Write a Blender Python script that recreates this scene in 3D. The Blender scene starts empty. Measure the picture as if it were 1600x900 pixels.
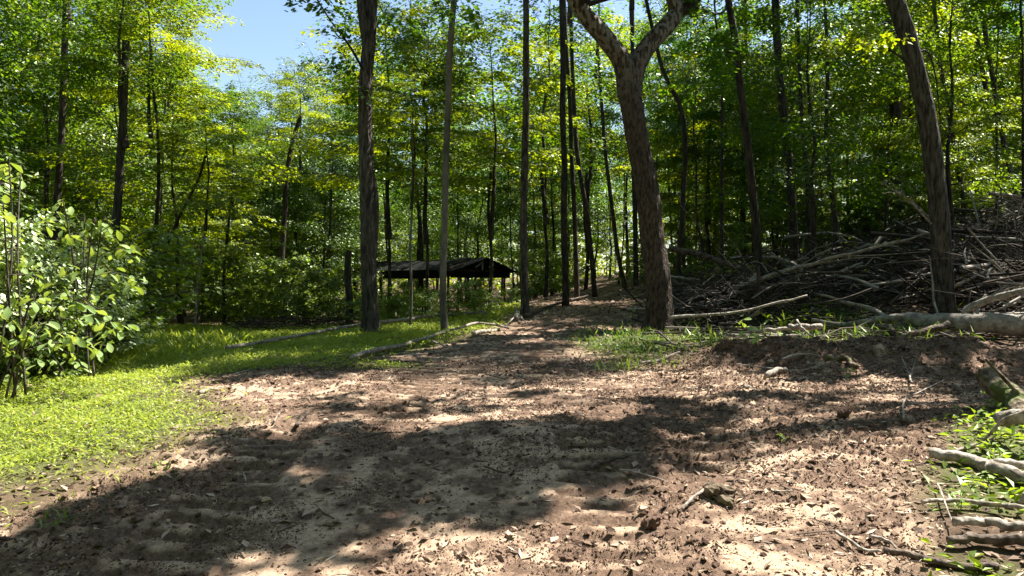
import bpy, math, random
import numpy as np
from mathutils import Vector
PI = math.pi
# ------------------------------------------------------------------ camera, sky, sun
scn = bpy.context.scene
COL = scn.collection
F = 1150.0; HOR = 440.0; EYE = 1.6
cam_d = bpy.data.cameras.new('camera'); cam = bpy.data.objects.new('camera', cam_d)
COL.objects.link(cam); scn.camera = cam
cam.location = (0, 0, EYE); cam.rotation_euler = (PI/2, 0, 0)
cam_d.sensor_width = 36; cam_d.lens = 36*F/1600.0
cam_d.shift_y = -(450-HOR)/1600.0
cam_d.clip_start = 0.1; cam_d.clip_end = 3000
SUN_EL = math.radians(58); SUN_AZ = math.radians(60)      # azimuth clockwise from +Y (view direction)
S = np.array([math.cos(SUN_EL)*math.sin(SUN_AZ), math.cos(SUN_EL)*math.cos(SUN_AZ), math.sin(SUN_EL)])
w = bpy.data.worlds.new('World'); scn.world = w; w.use_nodes = True
nt = w.node_tree; nt.nodes.clear()
sky = nt.nodes.new('ShaderNodeTexSky'); sky.sky_type = 'NISHITA'; sky.sun_disc = False
sky.sun_elevation = SUN_EL; sky.sun_rotation = SUN_AZ; sky.air_density = 1.0; sky.dust_density = 0.6; sky.ozone_density = 0.8
bg = nt.nodes.new('ShaderNodeBackground'); bg.inputs[1].default_value = 0.068
wo = nt.nodes.new('ShaderNodeOutputWorld')
nt.links.new(sky.outputs[0], bg.inputs[0]); nt.links.new(bg.outputs[0], wo.inputs[0])
sl = bpy.data.lights.new('sun', 'SUN'); sl.energy = 5.0; sl.angle = math.radians(0.55); sl.color = (1.0, 0.94, 0.84)
so = bpy.data.objects.new('sun', sl); COL.objects.link(so)
so.rotation_euler = Vector(S).to_track_quat('Z', 'Y').to_euler()
scn.view_settings.view_transform = 'Standard'; scn.view_settings.look = 'None'
scn.view_settings.exposure = 1.82; scn.view_settings.gamma = 1.0
scn.render.engine = 'CYCLES'
cy = scn.cycles
cy.max_bounces = 6; cy.diffuse_bounces = 4; cy.glossy_bounces = 2; cy.transmission_bounces = 4; cy.transparent_max_bounces = 4
cy.use_denoising = True; cy.use_adaptive_sampling = True; cy.adaptive_threshold = 0.02
cy.sample_clamp_indirect = 6.0
scn.render.use_persistent_data = False

# ------------------------------------------------------------------ noise and terrain
def _h(ix, iy, seed):
    v = (ix.astype(np.int64)*374761393 + iy.astype(np.int64)*668265263 + seed*974634777) & 0xffffffff
    v = ((v ^ (v >> 13))*1274126177) & 0xffffffff
    v = ((v ^ (v >> 16))*2246822519) & 0xffffffff
    return ((v ^ (v >> 15)) & 0xffffff)/float(0xffffff)
def vn(x, y, seed=0):
    x = np.asarray(x, float); y = np.asarray(y, float)
    ix = np.floor(x); iy = np.floor(y); fx = x-ix; fy = y-iy
    fx = fx*fx*(3-2*fx); fy = fy*fy*(3-2*fy)
    a = _h(ix, iy, seed); b = _h(ix+1, iy, seed); c = _h(ix, iy+1, seed); d = _h(ix+1, iy+1, seed)
    return (a*(1-fx)+b*fx)*(1-fy)+(c*(1-fx)+d*fx)*fy
def fbm(x, y, seed=0, oct=4):
    s = 0; a = 0.5; t = 0
    for i in range(oct):
        s = s+a*vn(x*2**i, y*2**i, seed+i*17); t += a; a *= 0.5
    return s/t
def sst(a, b, x):
    t = np.clip((x-a)/(b-a), 0, 1); return t*t*(3-2*t)

LEY = [2, 4, 5, 6, 6.9, 8, 8.6, 9.5, 11, 13, 16, 20, 25, 30, 34]
LEX = [-3.2, -3.0, -2.7, -2.3, -3.0, -3.5, -2.5, -2.0, -1.1, -.5, -.1, .6, 1.7, 2.4, 3.2]
REY = [2, 3.6, 5, 6, 7, 8, 9.5, 10.3, 10.9, 12.8, 16, 20, 25, 30, 34]
REX = [1.4, 2.1, 2.9, 3.6, 4.6, 6.0, 6.6, 6.0, 1.7, 1.8, 2.7, 3.6, 4.6, 4.6, 4.4]
def soil_mask(x, y):
    n = (fbm(x*1.3, y*1.3, 5, 4)-.5)*1.3
    l = np.interp(y, LEY, LEX); r = np.interp(y, REY, REX)
    m = sst(-.25, .3, x-l+n)*sst(-.25, .3, r-x+n)
    m = m*(1-sst(30, 34, y))
    # grass island at the foot of the forked tree
    g = np.exp(-(((x-1.75)/.75)**2+((y-11.0)/1.6)**2)**2)
    return m*(1-g*.95)
BY = [0, 3.6, 5.5, 8, 12.8, 18, 25, 30, 45, 80, 200]
BZ = [0, .16, .40, .52, .70, .90, 1.17, 1.15, 1.1, 1.5, 3]
LZ_Y = [0, 5, 8, 12, 16, 25, 32, 60, 100, 200]
LZ_Z = [0, .34, .45, .52, .48, .15, 0, .2, 1.0, 3]
def macro(x, y):
    x = np.asarray(x, float); y = np.asarray(y, float)
    c = np.interp(y, BY, BZ); l = np.interp(y, LZ_Y, LZ_Z)
    le = np.interp(y, LEY, LEX)
    t = sst(-4.5, .5, x-le)
    z = l*(1-t)+c*t
    xr = np.maximum(x-3.0, 0)
    z = z + xr*.17*sst(6.5, 20, y)*(1-0.75*sst(45, 110, y)) + np.maximum(x-16, 0)*.10*sst(14, 26, y)*(1-sst(60, 120, y))
    # bulldozed soil ridge along the right edge of the clearing
    cx = 9.6-(x-2.5)*.12
    z = z + .20*np.exp(-((y-cx)/.55)**2)*sst(1.9, 3.0, x)*(1-sst(6.6, 7.6, x))*(.6+.8*vn(x*1.7, y*1.7, 91))
    z = z - .22*np.exp(-((x-6.6)/1.5)**2-((y-8.0)/.9)**2)
    z = z + (fbm(x*.35, y*.35, 3, 3)-.5)*.18*sst(3, 9, y)
    return z
def lane(x, cx, hw):
    return sst(hw, hw*.75, np.abs(x-cx))
def treads(x, y):
    """lug prints of the machine tracks that ran up the slope"""
    out = np.zeros_like(x)
    for cx0, k, y0, y1, ph in ((-.92, -.04, 5.2, 9.8, 0), (.55, .10, 3.2, 7.0, 1.3), (1.35, .16, 4.5, 9.5, 2.1), (2.9, .10, 4.2, 7.6, .4), (-.15, .12, 8.0, 14, .7), (-1.75, .05, 3.2, 6.2, .9)):
        cx = cx0+k*(y-5)
        m = lane(x, cx, .27)*sst(y0, y0+.6, y)*(1-sst(y1-.8, y1, y))
        wob = vn(x*2.5, y*1.2, 33)*.6
        s = np.sin((y+.06*(x-cx))*2*PI/.20+ph+wob)
        s = -sst(-.35, .55, s)*1.0+.45
        brk = .5+.5*sst(.2, .42, vn(x*3.3+7, y*3.3, 44))
        out = out+m*s*(.038+.014*sst(5, 7.5, y))*brk - m*.022
    return out
def micro(x, y):
    x = np.asarray(x, float); y = np.asarray(y, float)
    s = soil_mask(x, y)
    rough = sst(.42, .68, fbm(x*.9, y*.9, 21, 3))
    ridge = np.exp(-((y-9.6+(x-2.5)*.12)/.9)**2)*sst(1.5, 2.6, x)
    edge = np.exp(-((x-np.interp(y, LEY, LEX)-.3)/.5)**2)
    # strip of churned clods between the lanes
    strip = np.exp(-((x-.95-.10*(y-4.5))/.17)**2)*(1-sst(6.5, 8.0, y))
    rgt = sst(1.3, 2.0, x-.1*(y-4))
    amt = np.clip(.12+.55*rough+1.1*ridge+.45*edge+.9*strip+.5*rgt, 0, 1.4)
    l1 = vn(x*9, y*9, 11); l2 = vn(x*22, y*22, 12); l3 = vn(x*44, y*44, 13)
    lump = (np.abs(l1-.5)*-.040+.010) + (np.abs(l2-.5)*-.05+.012) + (l3-.5)*.020 + ridge*(vn(x*4.5, y*4.5, 15)-.5)*.07
    tr = treads(x, y); inl = np.clip(np.abs(tr)/.02, 0, 1)
    z = s*(amt*lump*1.5*(1-.6*inl)+(fbm(x*3, y*3, 8, 3)-.5)*.03+tr)
    z = z+(1-s)*((fbm(x*2.2, y*2.2, 9, 4)-.5)*.09)
    return z
def Hs(x, y): return macro(x, y)+micro(x, y)
def H(x, y): return float(Hs(np.array([x]), np.array([y]))[0])
def P(px, py, d): return Vector(((px-800)/F*d, d, EYE+(HOR-py)/F*d))
def G(px, py):
    """ground point seen at photo pixel px,py"""
    d = np.concatenate([np.linspace(2.5, 30, 700), np.linspace(30.1, 120, 500)])
    x = (px-800)/F*d; z = EYE+(HOR-py)/F*d
    b = np.nonzero(z < macro(x, d))[0]
    i = b[0] if len(b) else len(d)-1
    return float(x[i]), float(d[i])

# ------------------------------------------------------------------ mesh builder
class Geo:
    def __init__(s): s.v = []; s.q = []; s.t = []; s.n = 0; s.rq = []; s.rt = []
    def add(s, v, q=None, t=None, r=None):
        v = np.asarray(v, float).reshape(-1, 3)
        if q is not None and len(q):
            q = np.asarray(q)+s.n; s.q.append(q)
            s.rq.append(np.full(len(q), .5) if r is None else np.broadcast_to(r, (len(q),)))
        if t is not None and len(t):
            t = np.asarray(t)+s.n; s.t.append(t)
            s.rt.append(np.full(len(t), .5) if r is None else (np.broadcast_to(r, (len(t),)) if np.ndim(r) == 0 or len(r) == len(t) else np.full(len(t), .5)))
        s.v.append(v); s.n += len(v)
    def mesh(s, name, mat, smooth=False):
        v = np.concatenate(s.v)
        q = np.concatenate(s.q) if s.q else np.zeros((0, 4), int)
        t = np.concatenate(s.t) if s.t else np.zeros((0, 3), int)
        me = bpy.data.meshes.new(name)
        me.vertices.add(len(v)); me.vertices.foreach_set('co', v.astype(np.float32).ravel())
        lo = np.concatenate([q.ravel(), t.ravel()]).astype(np.int32)
        me.loops.add(len(lo)); me.loops.foreach_set('vertex_index', lo)
        me.polygons.add(len(q)+len(t))
        st = np.concatenate([np.arange(len(q))*4, len(q)*4+np.arange(len(t))*3]).astype(np.int32)
        me.polygons.foreach_set('loop_start', st)
        me.polygons.foreach_set('loop_total', np.concatenate([np.full(len(q), 4), np.full(len(t), 3)]).astype(np.int32))
        a = me.attributes.new('rnd', 'FLOAT', 'FACE')
        r = np.concatenate([np.concatenate(s.rq) if s.rq else [], np.concatenate(s.rt) if s.rt else []])
        a.data.foreach_set('value', r.astype(np.float32))
        me.polygons.foreach_set('use_smooth', np.full(len(q)+len(t), smooth))
        me.materials.append(mat)
        me.update(calc_edges=True); me.validate()
        return me
def link(name, me, parent=None, loc=None):
    o = bpy.data.objects.new(name, me); COL.objects.link(o)
    if parent: o.parent = parent
    if loc is not None: o.location = loc
    return o
def tag(o, label=None, cat=None, group=None, kind=None):
    if label: o['label'] = label
    if cat: o['category'] = cat
    if group: o['group'] = group
    if kind: o['kind'] = kind
    return o
def thing(name, label, cat, loc, group=None, rz=0, sc=1):
    o = bpy.data.objects.new(name, None); COL.objects.link(o); o.empty_display_size = .2
    o.location = loc; o.rotation_euler = (0, 0, rz); o.scale = (sc, sc, sc) if np.ndim(sc) == 0 else sc
    return tag(o, label, cat, group)

def catmull(pts, n):
    p = np.array([list(a) for a in pts], float)
    if len(p) == 2: p = np.array([p[0], (p[0]+p[1])/2, p[1]])
    p = np.vstack([2*p[0]-p[1], p, 2*p[-1]-p[-2]])
    m = len(p)-3; t = np.linspace(0, m-1e-6, n); i = np.floor(t).astype(int); u = (t-i)[:, None]
    a, b, c, d = p[i], p[i+1], p[i+2], p[i+3]
    return .5*((2*b)+(-a+c)*u+(2*a-5*b+4*c-d)*u*u+(-a+3*b-3*c+d)*u**3)
def tube(g, pts, rad, sides=6, rough=0, seed=0, cap=True, ridge=0, r=None, roots=0):
    pts = np.asarray(pts, float); n = len(pts)
    rad = np.broadcast_to(rad, (n,)).astype(float)
    t = np.gradient(pts, axis=0); t /= np.linalg.norm(t, axis=1)[:, None]+1e-9
    ref = np.array([0, 1., 0]) if abs(t[:, 1].mean()) < .8 else np.array([1., 0, 0])
    a = np.cross(t, ref); a /= np.linalg.norm(a, axis=1)[:, None]+1e-9
    b = np.cross(t, a)
    th = np.arange(sides)*2*PI/sides
    R = rad[:, None]*np.ones(sides)
    if rough or ridge:
        arc = np.concatenate([[0], np.cumsum(np.linalg.norm(np.diff(pts, axis=0), axis=1))])[:, None]
        cx = np.cos(th)[None, :]; cyy = np.sin(th)[None, :]
        if rough:
            R = R*(1+rough*(vn(cx*1.6+arc*1.3+seed, cyy*1.6+arc*.7, seed)-.5)*2)
        if ridge:
            u = vn(th[None, :]*7+0*arc+seed+.8*vn(th[None, :]*2+0*arc, arc*2, seed+3), arc*3.2, seed+1)
            u2 = vn(th[None, :]*16+0*arc+seed, arc*9, seed+2)
            if roots: R = R+roots*np.exp(-arc/.22)*np.clip(np.cos(5*th+seed+.6*np.sin(2*th)), 0, 1)[None, :]
            R = R+ridge*(-np.abs(u-.5)*2.4+.6+(u2-.5)*.8)
    v = pts[:, None, :]+R[:, :, None]*(np.cos(th)[None, :, None]*a[:, None, :]+np.sin(th)[None, :, None]*b[:, None, :])
    v = v.reshape(-1, 3)
    i = np.arange(n-1)[:, None]*sides; j = np.arange(sides)[None, :]; j2 = (j+1) % sides
    q = np.stack([i+j, i+j2, i+sides+j2, i+sides+j], -1).reshape(-1, 4)
    if cap:
        v = np.vstack([v, pts[0]-t[0]*rad[0]*.12, pts[-1]+t[-1]*rad[-1]*.25])
        c0, c1 = n*sides, n*sides+1; jj = np.arange(sides); k = (jj+1) % sides
        tr = np.vstack([np.stack([np.full(sides, c0), k, jj], -1), np.stack([np.full(sides, c1), (n-1)*sides+jj, (n-1)*sides+k], -1)])
        g.add(v, q, tr, r)
    else: g.add(v, q, None, r)
def leaves(g, rng, c, d, nrm, L, W, fold=.12, droop=.12, r=None):
    d = d/(np.linalg.norm(d, axis=1)[:, None]+1e-9)
    s = np.cross(nrm, d); s /= np.linalg.norm(s, axis=1)[:, None]+1e-9
    nn = np.cross(d, s)
    L = np.broadcast_to(L, (len(c),))[:, None]; W = np.broadcast_to(W, (len(c),))[:, None]
    m = c+d*L*.48+nn*W*fold
    v = np.stack([c, m+s*W/2, c+d*L-nn*L*droop, m-s*W/2], 1).reshape(-1, 3)
    g.add(v, np.arange(len(c)*4).reshape(-1, 4), None, rng.random(len(c)) if r is None else r)

# ------------------------------------------------------------------ materials
def newmat(name):
    m = bpy.data.materials.new(name); m.use_nodes = True; n = m.node_tree; n.nodes.clear()
    return m, n
def nd(n, t, **kw):
    x = n.nodes.new(t)
    for k, v in kw.items(): setattr(x, k, v)
    return x
def ramp(n, stops, interp='LINEAR'):
    r = n.nodes.new('ShaderNodeValToRGB'); r.color_ramp.interpolation = interp
    e = r.color_ramp.elements
    while len(e) < len(stops): e.new(.5)
    for k, (p, c) in zip(e, stops):
        k.position = p; k.color = (*c, 1) if len(c) == 3 else c
    return r
def mat_leaf(name, ca, cb, ta, tb, gloss=.10, orand=.35, trans=.5):
    m, n = newmat(name); L = n.links.new
    at = nd(n, 'ShaderNodeAttribute', attribute_name='rnd'); oi = nd(n, 'ShaderNodeObjectInfo')
    ad = nd(n, 'ShaderNodeMath', operation='MULTIPLY_ADD'); ad.inputs[1].default_value = orand; ad.use_clamp = True
    mu = nd(n, 'ShaderNodeMath', operation='MULTIPLY'); mu.inputs[1].default_value = 1-orand
    L(at.outputs['Fac'], mu.inputs[0]); L(oi.outputs['Random'], ad.inputs[0]); L(mu.outputs[0], ad.inputs[2])
    r1 = ramp(n, [(0, ca), (1, cb)]); r2 = ramp(n, [(0, ta), (1, tb)])
    L(ad.outputs[0], r1.inputs[0]); L(ad.outputs[0], r2.inputs[0])
    p = nd(n, 'ShaderNodeBsdfDiffuse'); L(r1.outputs[0], p.inputs[0])
    t = nd(n, 'ShaderNodeBsdfTranslucent'); L(r2.outputs[0], t.inputs[0])
    gl = nd(n, 'ShaderNodeBsdfGlossy'); gl.inputs['Roughness'].default_value = .5; gl.inputs[0].default_value = (.62, .7, .5, 1)
    mx = nd(n, 'ShaderNodeMixShader'); mx.inputs[0].default_value = trans; L(p.outputs[0], mx.inputs[1]); L(t.outputs[0], mx.inputs[2])
    fr = nd(n, 'ShaderNodeFresnel'); fr.inputs[0].default_value = 1.4
    fm = nd(n, 'ShaderNodeMath', operation='MULTIPLY'); fm.inputs[1].default_value = gloss*1.6; fm.use_clamp = True; L(fr.outputs[0], fm.inputs[0])
    m2 = nd(n, 'ShaderNodeMixShader'); L(fm.outputs[0], m2.inputs[0]); L(mx.outputs[0], m2.inputs[1]); L(gl.outputs[0], m2.inputs[2])
    o = nd(n, 'ShaderNodeOutputMaterial'); L(m2.outputs[0], o.inputs[0])
    return m
def mat_bark(name, dark, lite, scale=15, stretch=.22, bump=.5, moss=None, patch=None, patch_z=None):
    m, n = newmat(name); L = n.links.new
    tc = nd(n, 'ShaderNodeTexCoord'); mp = nd(n, 'ShaderNodeMapping'); mp.inputs['Scale'].default_value = (1, 1, stretch)
    L(tc.outputs['Object'], mp.inputs[0])
    no = nd(n, 'ShaderNodeTexNoise'); no.inputs['Scale'].default_value = scale; no.inputs['Detail'].default_value = 8; no.inputs['Roughness'].default_value = .7
    L(mp.outputs[0], no.inputs[0])
    vo = nd(n, 'ShaderNodeTexVoronoi'); vo.inputs['Scale'].default_value = scale*2.2; L(mp.outputs[0], vo.inputs[0])
    n2 = nd(n, 'ShaderNodeTexNoise'); n2.inputs['Scale'].default_value = 1.7; n2.inputs['Detail'].default_value = 3; L(tc.outputs['Object'], n2.inputs[0])
    r = ramp(n, [(.40, dark), (.62, lite)]); L(no.outputs[0], r.inputs[0])
    col = r.outputs[0]
    mm = nd(n, 'ShaderNodeMix', data_type='RGBA', blend_type='MULTIPLY'); mm.inputs[0].default_value = .55
    r3 = ramp(n, [(.3, (.55, .5, .48)), (.7, (1, 1, 1))]); L(n2.outputs[0], r3.inputs[0])
    L(col, mm.inputs[6]); L(r3.outputs[0], mm.inputs[7]); col = mm.outputs[2]
    if patch:
        n3 = nd(n, 'ShaderNodeTexNoise'); n3.inputs['Scale'].default_value = 7; n3.inputs['Detail'].default_value = 5
        mp3 = nd(n, 'ShaderNodeMapping'); mp3.inputs['Scale'].default_value = (2.6, 2.6, 1.1); L(tc.outputs['Object'], mp3.inputs[0]); L(mp3.outputs[0], n3.inputs[0])
        r4 = ramp(n, [(.46, (0, 0, 0)), (.52, (1, 1, 1))]); L(n3.outputs[0], r4.inputs[0])
        sx = nd(n, 'ShaderNodeSeparateXYZ'); L(tc.outputs['Object'], sx.inputs[0])
        mr = nd(n, 'ShaderNodeMapRange'); mr.inputs['From Min'].default_value = patch_z[0]; mr.inputs['From Max'].default_value = patch_z[1]
        L(sx.outputs[2], mr.inputs[0])
        ml = nd(n, 'ShaderNodeMath', operation='MULTIPLY'); L(r4.outputs[0], ml.inputs[0]); L(mr.outputs[0], ml.inputs[1])
        mc = nd(n, 'ShaderNodeMix', data_type='RGBA'); L(ml.outputs[0], mc.inputs[0]); L(col, mc.inputs[6]); mc.inputs[7].default_value = (*patch, 1); col = mc.outputs[2]
    if moss:
        n5 = nd(n, 'ShaderNodeTexNoise'); n5.inputs['Scale'].default_value = 4; n5.inputs['Detail'].default_value = 6; L(tc.outputs['Object'], n5.inputs[0])
        r5 = ramp(n, [(.52, (0, 0, 0)), (.62, (1, 1, 1))]); L(n5.outputs[0], r5.inputs[0])
        mc = nd(n, 'ShaderNodeMix', data_type='RGBA'); L(r5.outputs[0], mc.inputs[0]); L(col, mc.inputs[6]); mc.inputs[7].default_value = (*moss, 1); col = mc.outputs[2]
    b = nd(n, 'ShaderNodeBsdfPrincipled'); L(col, b.inputs['Base Color']); b.inputs['Roughness'].default_value = .85; b.inputs['Specular IOR Level'].default_value = .25
    sm = nd(n, 'ShaderNodeMath', operation='ADD'); L(no.outputs[0], sm.inputs[0]); L(vo.outputs[0], sm.inputs[1])
    bu = nd(n, 'ShaderNodeBump'); bu.inputs['Strength'].default_value = bump; bu.inputs['Distance'].default_value = .03
    L(sm.outputs[0], bu.inputs['Height']); L(bu.outputs[0], b.inputs['Normal'])
    o = nd(n, 'ShaderNodeOutputMaterial'); L(b.outputs[0], o.inputs[0])
    return m
def mat_face(name, stops, rough=.85, trans=0, spec=.2):
    """colour picked per piece from a ramp"""
    m, n = newmat(name); L = n.links.new
    at = nd(n, 'ShaderNodeAttribute', attribute_name='rnd'); r = ramp(n, stops); L(at.outputs['Fac'], r.inputs[0])
    b = nd(n, 'ShaderNodeBsdfPrincipled'); L(r.outputs[0], b.inputs['Base Color']); b.inputs['Roughness'].default_value = rough; b.inputs['Specular IOR Level'].default_value = spec
    o = nd(n, 'ShaderNodeOutputMaterial')
    if trans:
        t = nd(n, 'ShaderNodeBsdfTranslucent'); L(r.outputs[0], t.inputs[0]); mx = nd(n, 'ShaderNodeMixShader'); mx.inputs[0].default_value = trans
        L(b.outputs[0], mx.inputs[1]); L(t.outputs[0], mx.inputs[2]); L(mx.outputs[0], o.inputs[0])
    else: L(b.outputs[0], o.inputs[0])
    return m
M = {}
M['maple'] = mat_leaf('maple_leaf', (.05, .105, .008), (.14, .20, .012), (.20, .32, .006), (.55, .58, .008), .09, .40)
M['canopy'] = mat_leaf('canopy_leaf', (.022, .062, .012), (.065, .13, .018), (.065, .19, .008), (.22, .38, .012), .09, .45)
M['green'] = mat_leaf('green_maple_leaf', (.028, .075, .010), (.085, .145, .014), (.09, .22, .006), (.30, .42, .010), .07, .45)
M['pale'] = mat_leaf('willow_leaf', (.06, .10, .03), (.12, .17, .06), (.13, .22, .04), (.25, .34, .08), .10, .3)
M['shrub'] = mat_leaf('understory_leaf', (.055, .11, .015), (.13, .20, .03), (.18, .32, .012), (.42, .52, .02), .07, .4)
M['bigleaf'] = mat_leaf('broad_leaf', (.16, .25, .08), (.32, .42, .17), (.32, .45, .03), (.55, .64, .08), .22, .9, .45)
M['grass'] = mat_leaf('grass_blade', (.15, .205, .02), (.31, .36, .05), (.34, .47, .02), (.74, .78, .10), .05, 0, .45)
M['bark'] = mat_bark('grey_brown_bark', (.030, .023, .018), (.13, .105, .085))
M['bark_dark'] = mat_bark('dark_bark', (.018, .014, .012), (.085, .068, .055))
M['bark_oak'] = mat_bark('furrowed_bark', (.028, .023, .020), (.17, .145, .125), 20, .2, .9)
M['bark_grey'] = mat_bark('smooth_grey_bark', (.09, .085, .07), (.22, .20, .165), 5, .4, .2)
M['bark_fork'] = mat_bark('mottled_bark', (.030, .022, .017), (.15, .112, .088), 24, .35, .9, patch=(.27, .24, .215), patch_z=(3.6, 5.6))
M['dead'] = mat_bark('weathered_dead_wood', (.16, .135, .11), (.48, .43, .37), 14, .9, .35)
M['dead_dark'] = mat_bark('dark_dead_wood', (.035, .026, .02), (.19, .15, .12), 14, .9, .5)
M['log'] = mat_bark('smooth_beech_bark', (.17, .15, .125), (.44, .41, .36), 9, 1, .3)
M['moss_wood'] = mat_bark('mossy_wood', (.05, .035, .02), (.26, .21, .14), 10, 1, .7, moss=(.09, .11, .03))
M['litter'] = mat_face('dead_leaf', [(0, (.05, .032, .024)), (.45, (.15, .10, .07)), (.75, (.30, .22, .16)), (1, (.46, .37, .28))], .75, .2)
M['clod'] = mat_face('soil_clod', [(0, (.055, .033, .025)), (.5, (.125, .080, .058)), (.85, (.23, .155, .11)), (1, (.42, .31, .22))], .95)
M['chip'] = mat_face('wood_chip', [(0, (.20, .14, .09)), (.5, (.42, .31, .21)), (1, (.66, .55, .42))], .85)
M['brush'] = mat_face('brush_stick', [(0, (.014, .011, .009)), (.6, (.048, .038, .030)), (.9, (.11, .092, .075)), (1, (.36, .32, .28))], .85)
def mat_ground():
    m, n = newmat('forest_soil'); L = n.links.new
    tc = nd(n, 'ShaderNodeTexCoord')
    def noise(sc, det=6, ro=.6):
        x = nd(n, 'ShaderNodeTexNoise'); x.inputs['Scale'].default_value = sc; x.inputs['Detail'].default_value = det; x.inputs['Roughness'].default_value = ro
        L(tc.outputs['Object'], x.inputs[0]); return x.outputs[0]
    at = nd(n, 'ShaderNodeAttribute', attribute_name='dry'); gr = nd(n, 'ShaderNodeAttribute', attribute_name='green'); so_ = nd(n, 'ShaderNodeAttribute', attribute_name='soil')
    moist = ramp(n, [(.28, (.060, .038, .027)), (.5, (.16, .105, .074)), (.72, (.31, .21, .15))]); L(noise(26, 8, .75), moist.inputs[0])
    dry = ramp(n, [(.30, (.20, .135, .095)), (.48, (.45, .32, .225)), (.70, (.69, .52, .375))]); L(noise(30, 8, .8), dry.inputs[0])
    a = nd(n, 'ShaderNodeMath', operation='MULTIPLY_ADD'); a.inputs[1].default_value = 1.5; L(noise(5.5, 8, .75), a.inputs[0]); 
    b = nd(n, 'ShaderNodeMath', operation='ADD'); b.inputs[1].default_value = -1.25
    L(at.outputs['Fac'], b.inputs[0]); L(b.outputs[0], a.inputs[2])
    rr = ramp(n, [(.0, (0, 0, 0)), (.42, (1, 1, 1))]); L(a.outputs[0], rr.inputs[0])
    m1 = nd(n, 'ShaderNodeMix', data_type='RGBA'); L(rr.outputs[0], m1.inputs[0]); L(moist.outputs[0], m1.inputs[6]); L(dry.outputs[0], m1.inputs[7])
    lit = ramp(n, [(.3, (.040, .026, .018)), (.5, (.11, .075, .05)), (.7, (.21, .15, .10))]); L(noise(14, 8, .8), lit.inputs[0])
    m2 = nd(n, 'ShaderNodeMix', data_type='RGBA'); L(so_.outputs['Fac'], m2.inputs[0]); L(lit.outputs[0], m2.inputs[6]); L(m1.outputs[2], m2.inputs[7])
    gc = ramp(n, [(.35, (.055, .075, .02)), (.65, (.13, .18, .045))]); L(noise(20, 6, .7), gc.inputs[0])
    m3 = nd(n, 'ShaderNodeMix', data_type='RGBA'); L(gr.outputs['Fac'], m3.inputs[0]); L(m2.outputs[2], m3.inputs[6]); L(gc.outputs[0], m3.inputs[7])
    p = nd(n, 'ShaderNodeBsdfPrincipled'); L(m3.outputs[2], p.inputs['Base Color']); p.inputs['Roughness'].default_value = .95; p.inputs['Specular IOR Level'].default_value = .15
    bu = nd(n, 'ShaderNodeBump'); bu.inputs['Strength'].default_value = .9; bu.inputs['Distance'].default_value = .018
    L(noise(60, 8, .8), bu.inputs['Height']); L(bu.outputs[0], p.inputs['Normal'])
    o = nd(n, 'ShaderNodeOutputMaterial'); L(p.outputs[0], o.inputs[0])
    return m
M['ground'] = mat_ground()

# ------------------------------------------------------------------ ground sheet
def green_mask(x, y):
    s = soil_mask(x, y)
    lft = (1-sst(-.8, .6, x-np.interp(y, LEY, LEX)))
    near = sst(0.15, .62, fbm(x*.8, y*.8, 61, 4)+.24*sst(4.5, 7.5, y)-.40*(1-sst(3.4, 5.6, y))+.10*sst(-2, -4, x))
    g = lft*near*(1-sst(17, 24, y))
    g = np.maximum(g, lft*.5*sst(.36, .60, fbm(x*1.6, y*1.6, 64, 4))*(y < 8)*(1-sst(-1.2, -.2, x)))
    isl = np.exp(-(((x-1.75)/.8)**2+((y-11.0)/1.7)**2)**2)
    rg = sst(2.2, 3.2, x)*sst(10.3, 11.2, y)*(1-sst(13.5, 15.5, y))*(1-sst(6.3, 7.3, x))*.9
    br = sst(-.35, .3, x-np.interp(y, REY, REX))*(1-sst(7.4, 8.2, y))*sst(.35, .55, fbm(x*1.5, y*1.5, 71, 3))*.9
    tongue = np.exp(-(((x+1.75)/.7)**2+((y-8.75-.35*(x+1.75))/.22)**2)**2)
    return np.clip(np.maximum.reduce([g, isl, rg, br*(1-s), tongue]), 0, 1)
def grow(a, step, k, lim):
    o = [a]; st = step
    while abs(o[-1]) < lim: o.append(o[-1]+st); st *= k
    return o
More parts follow.
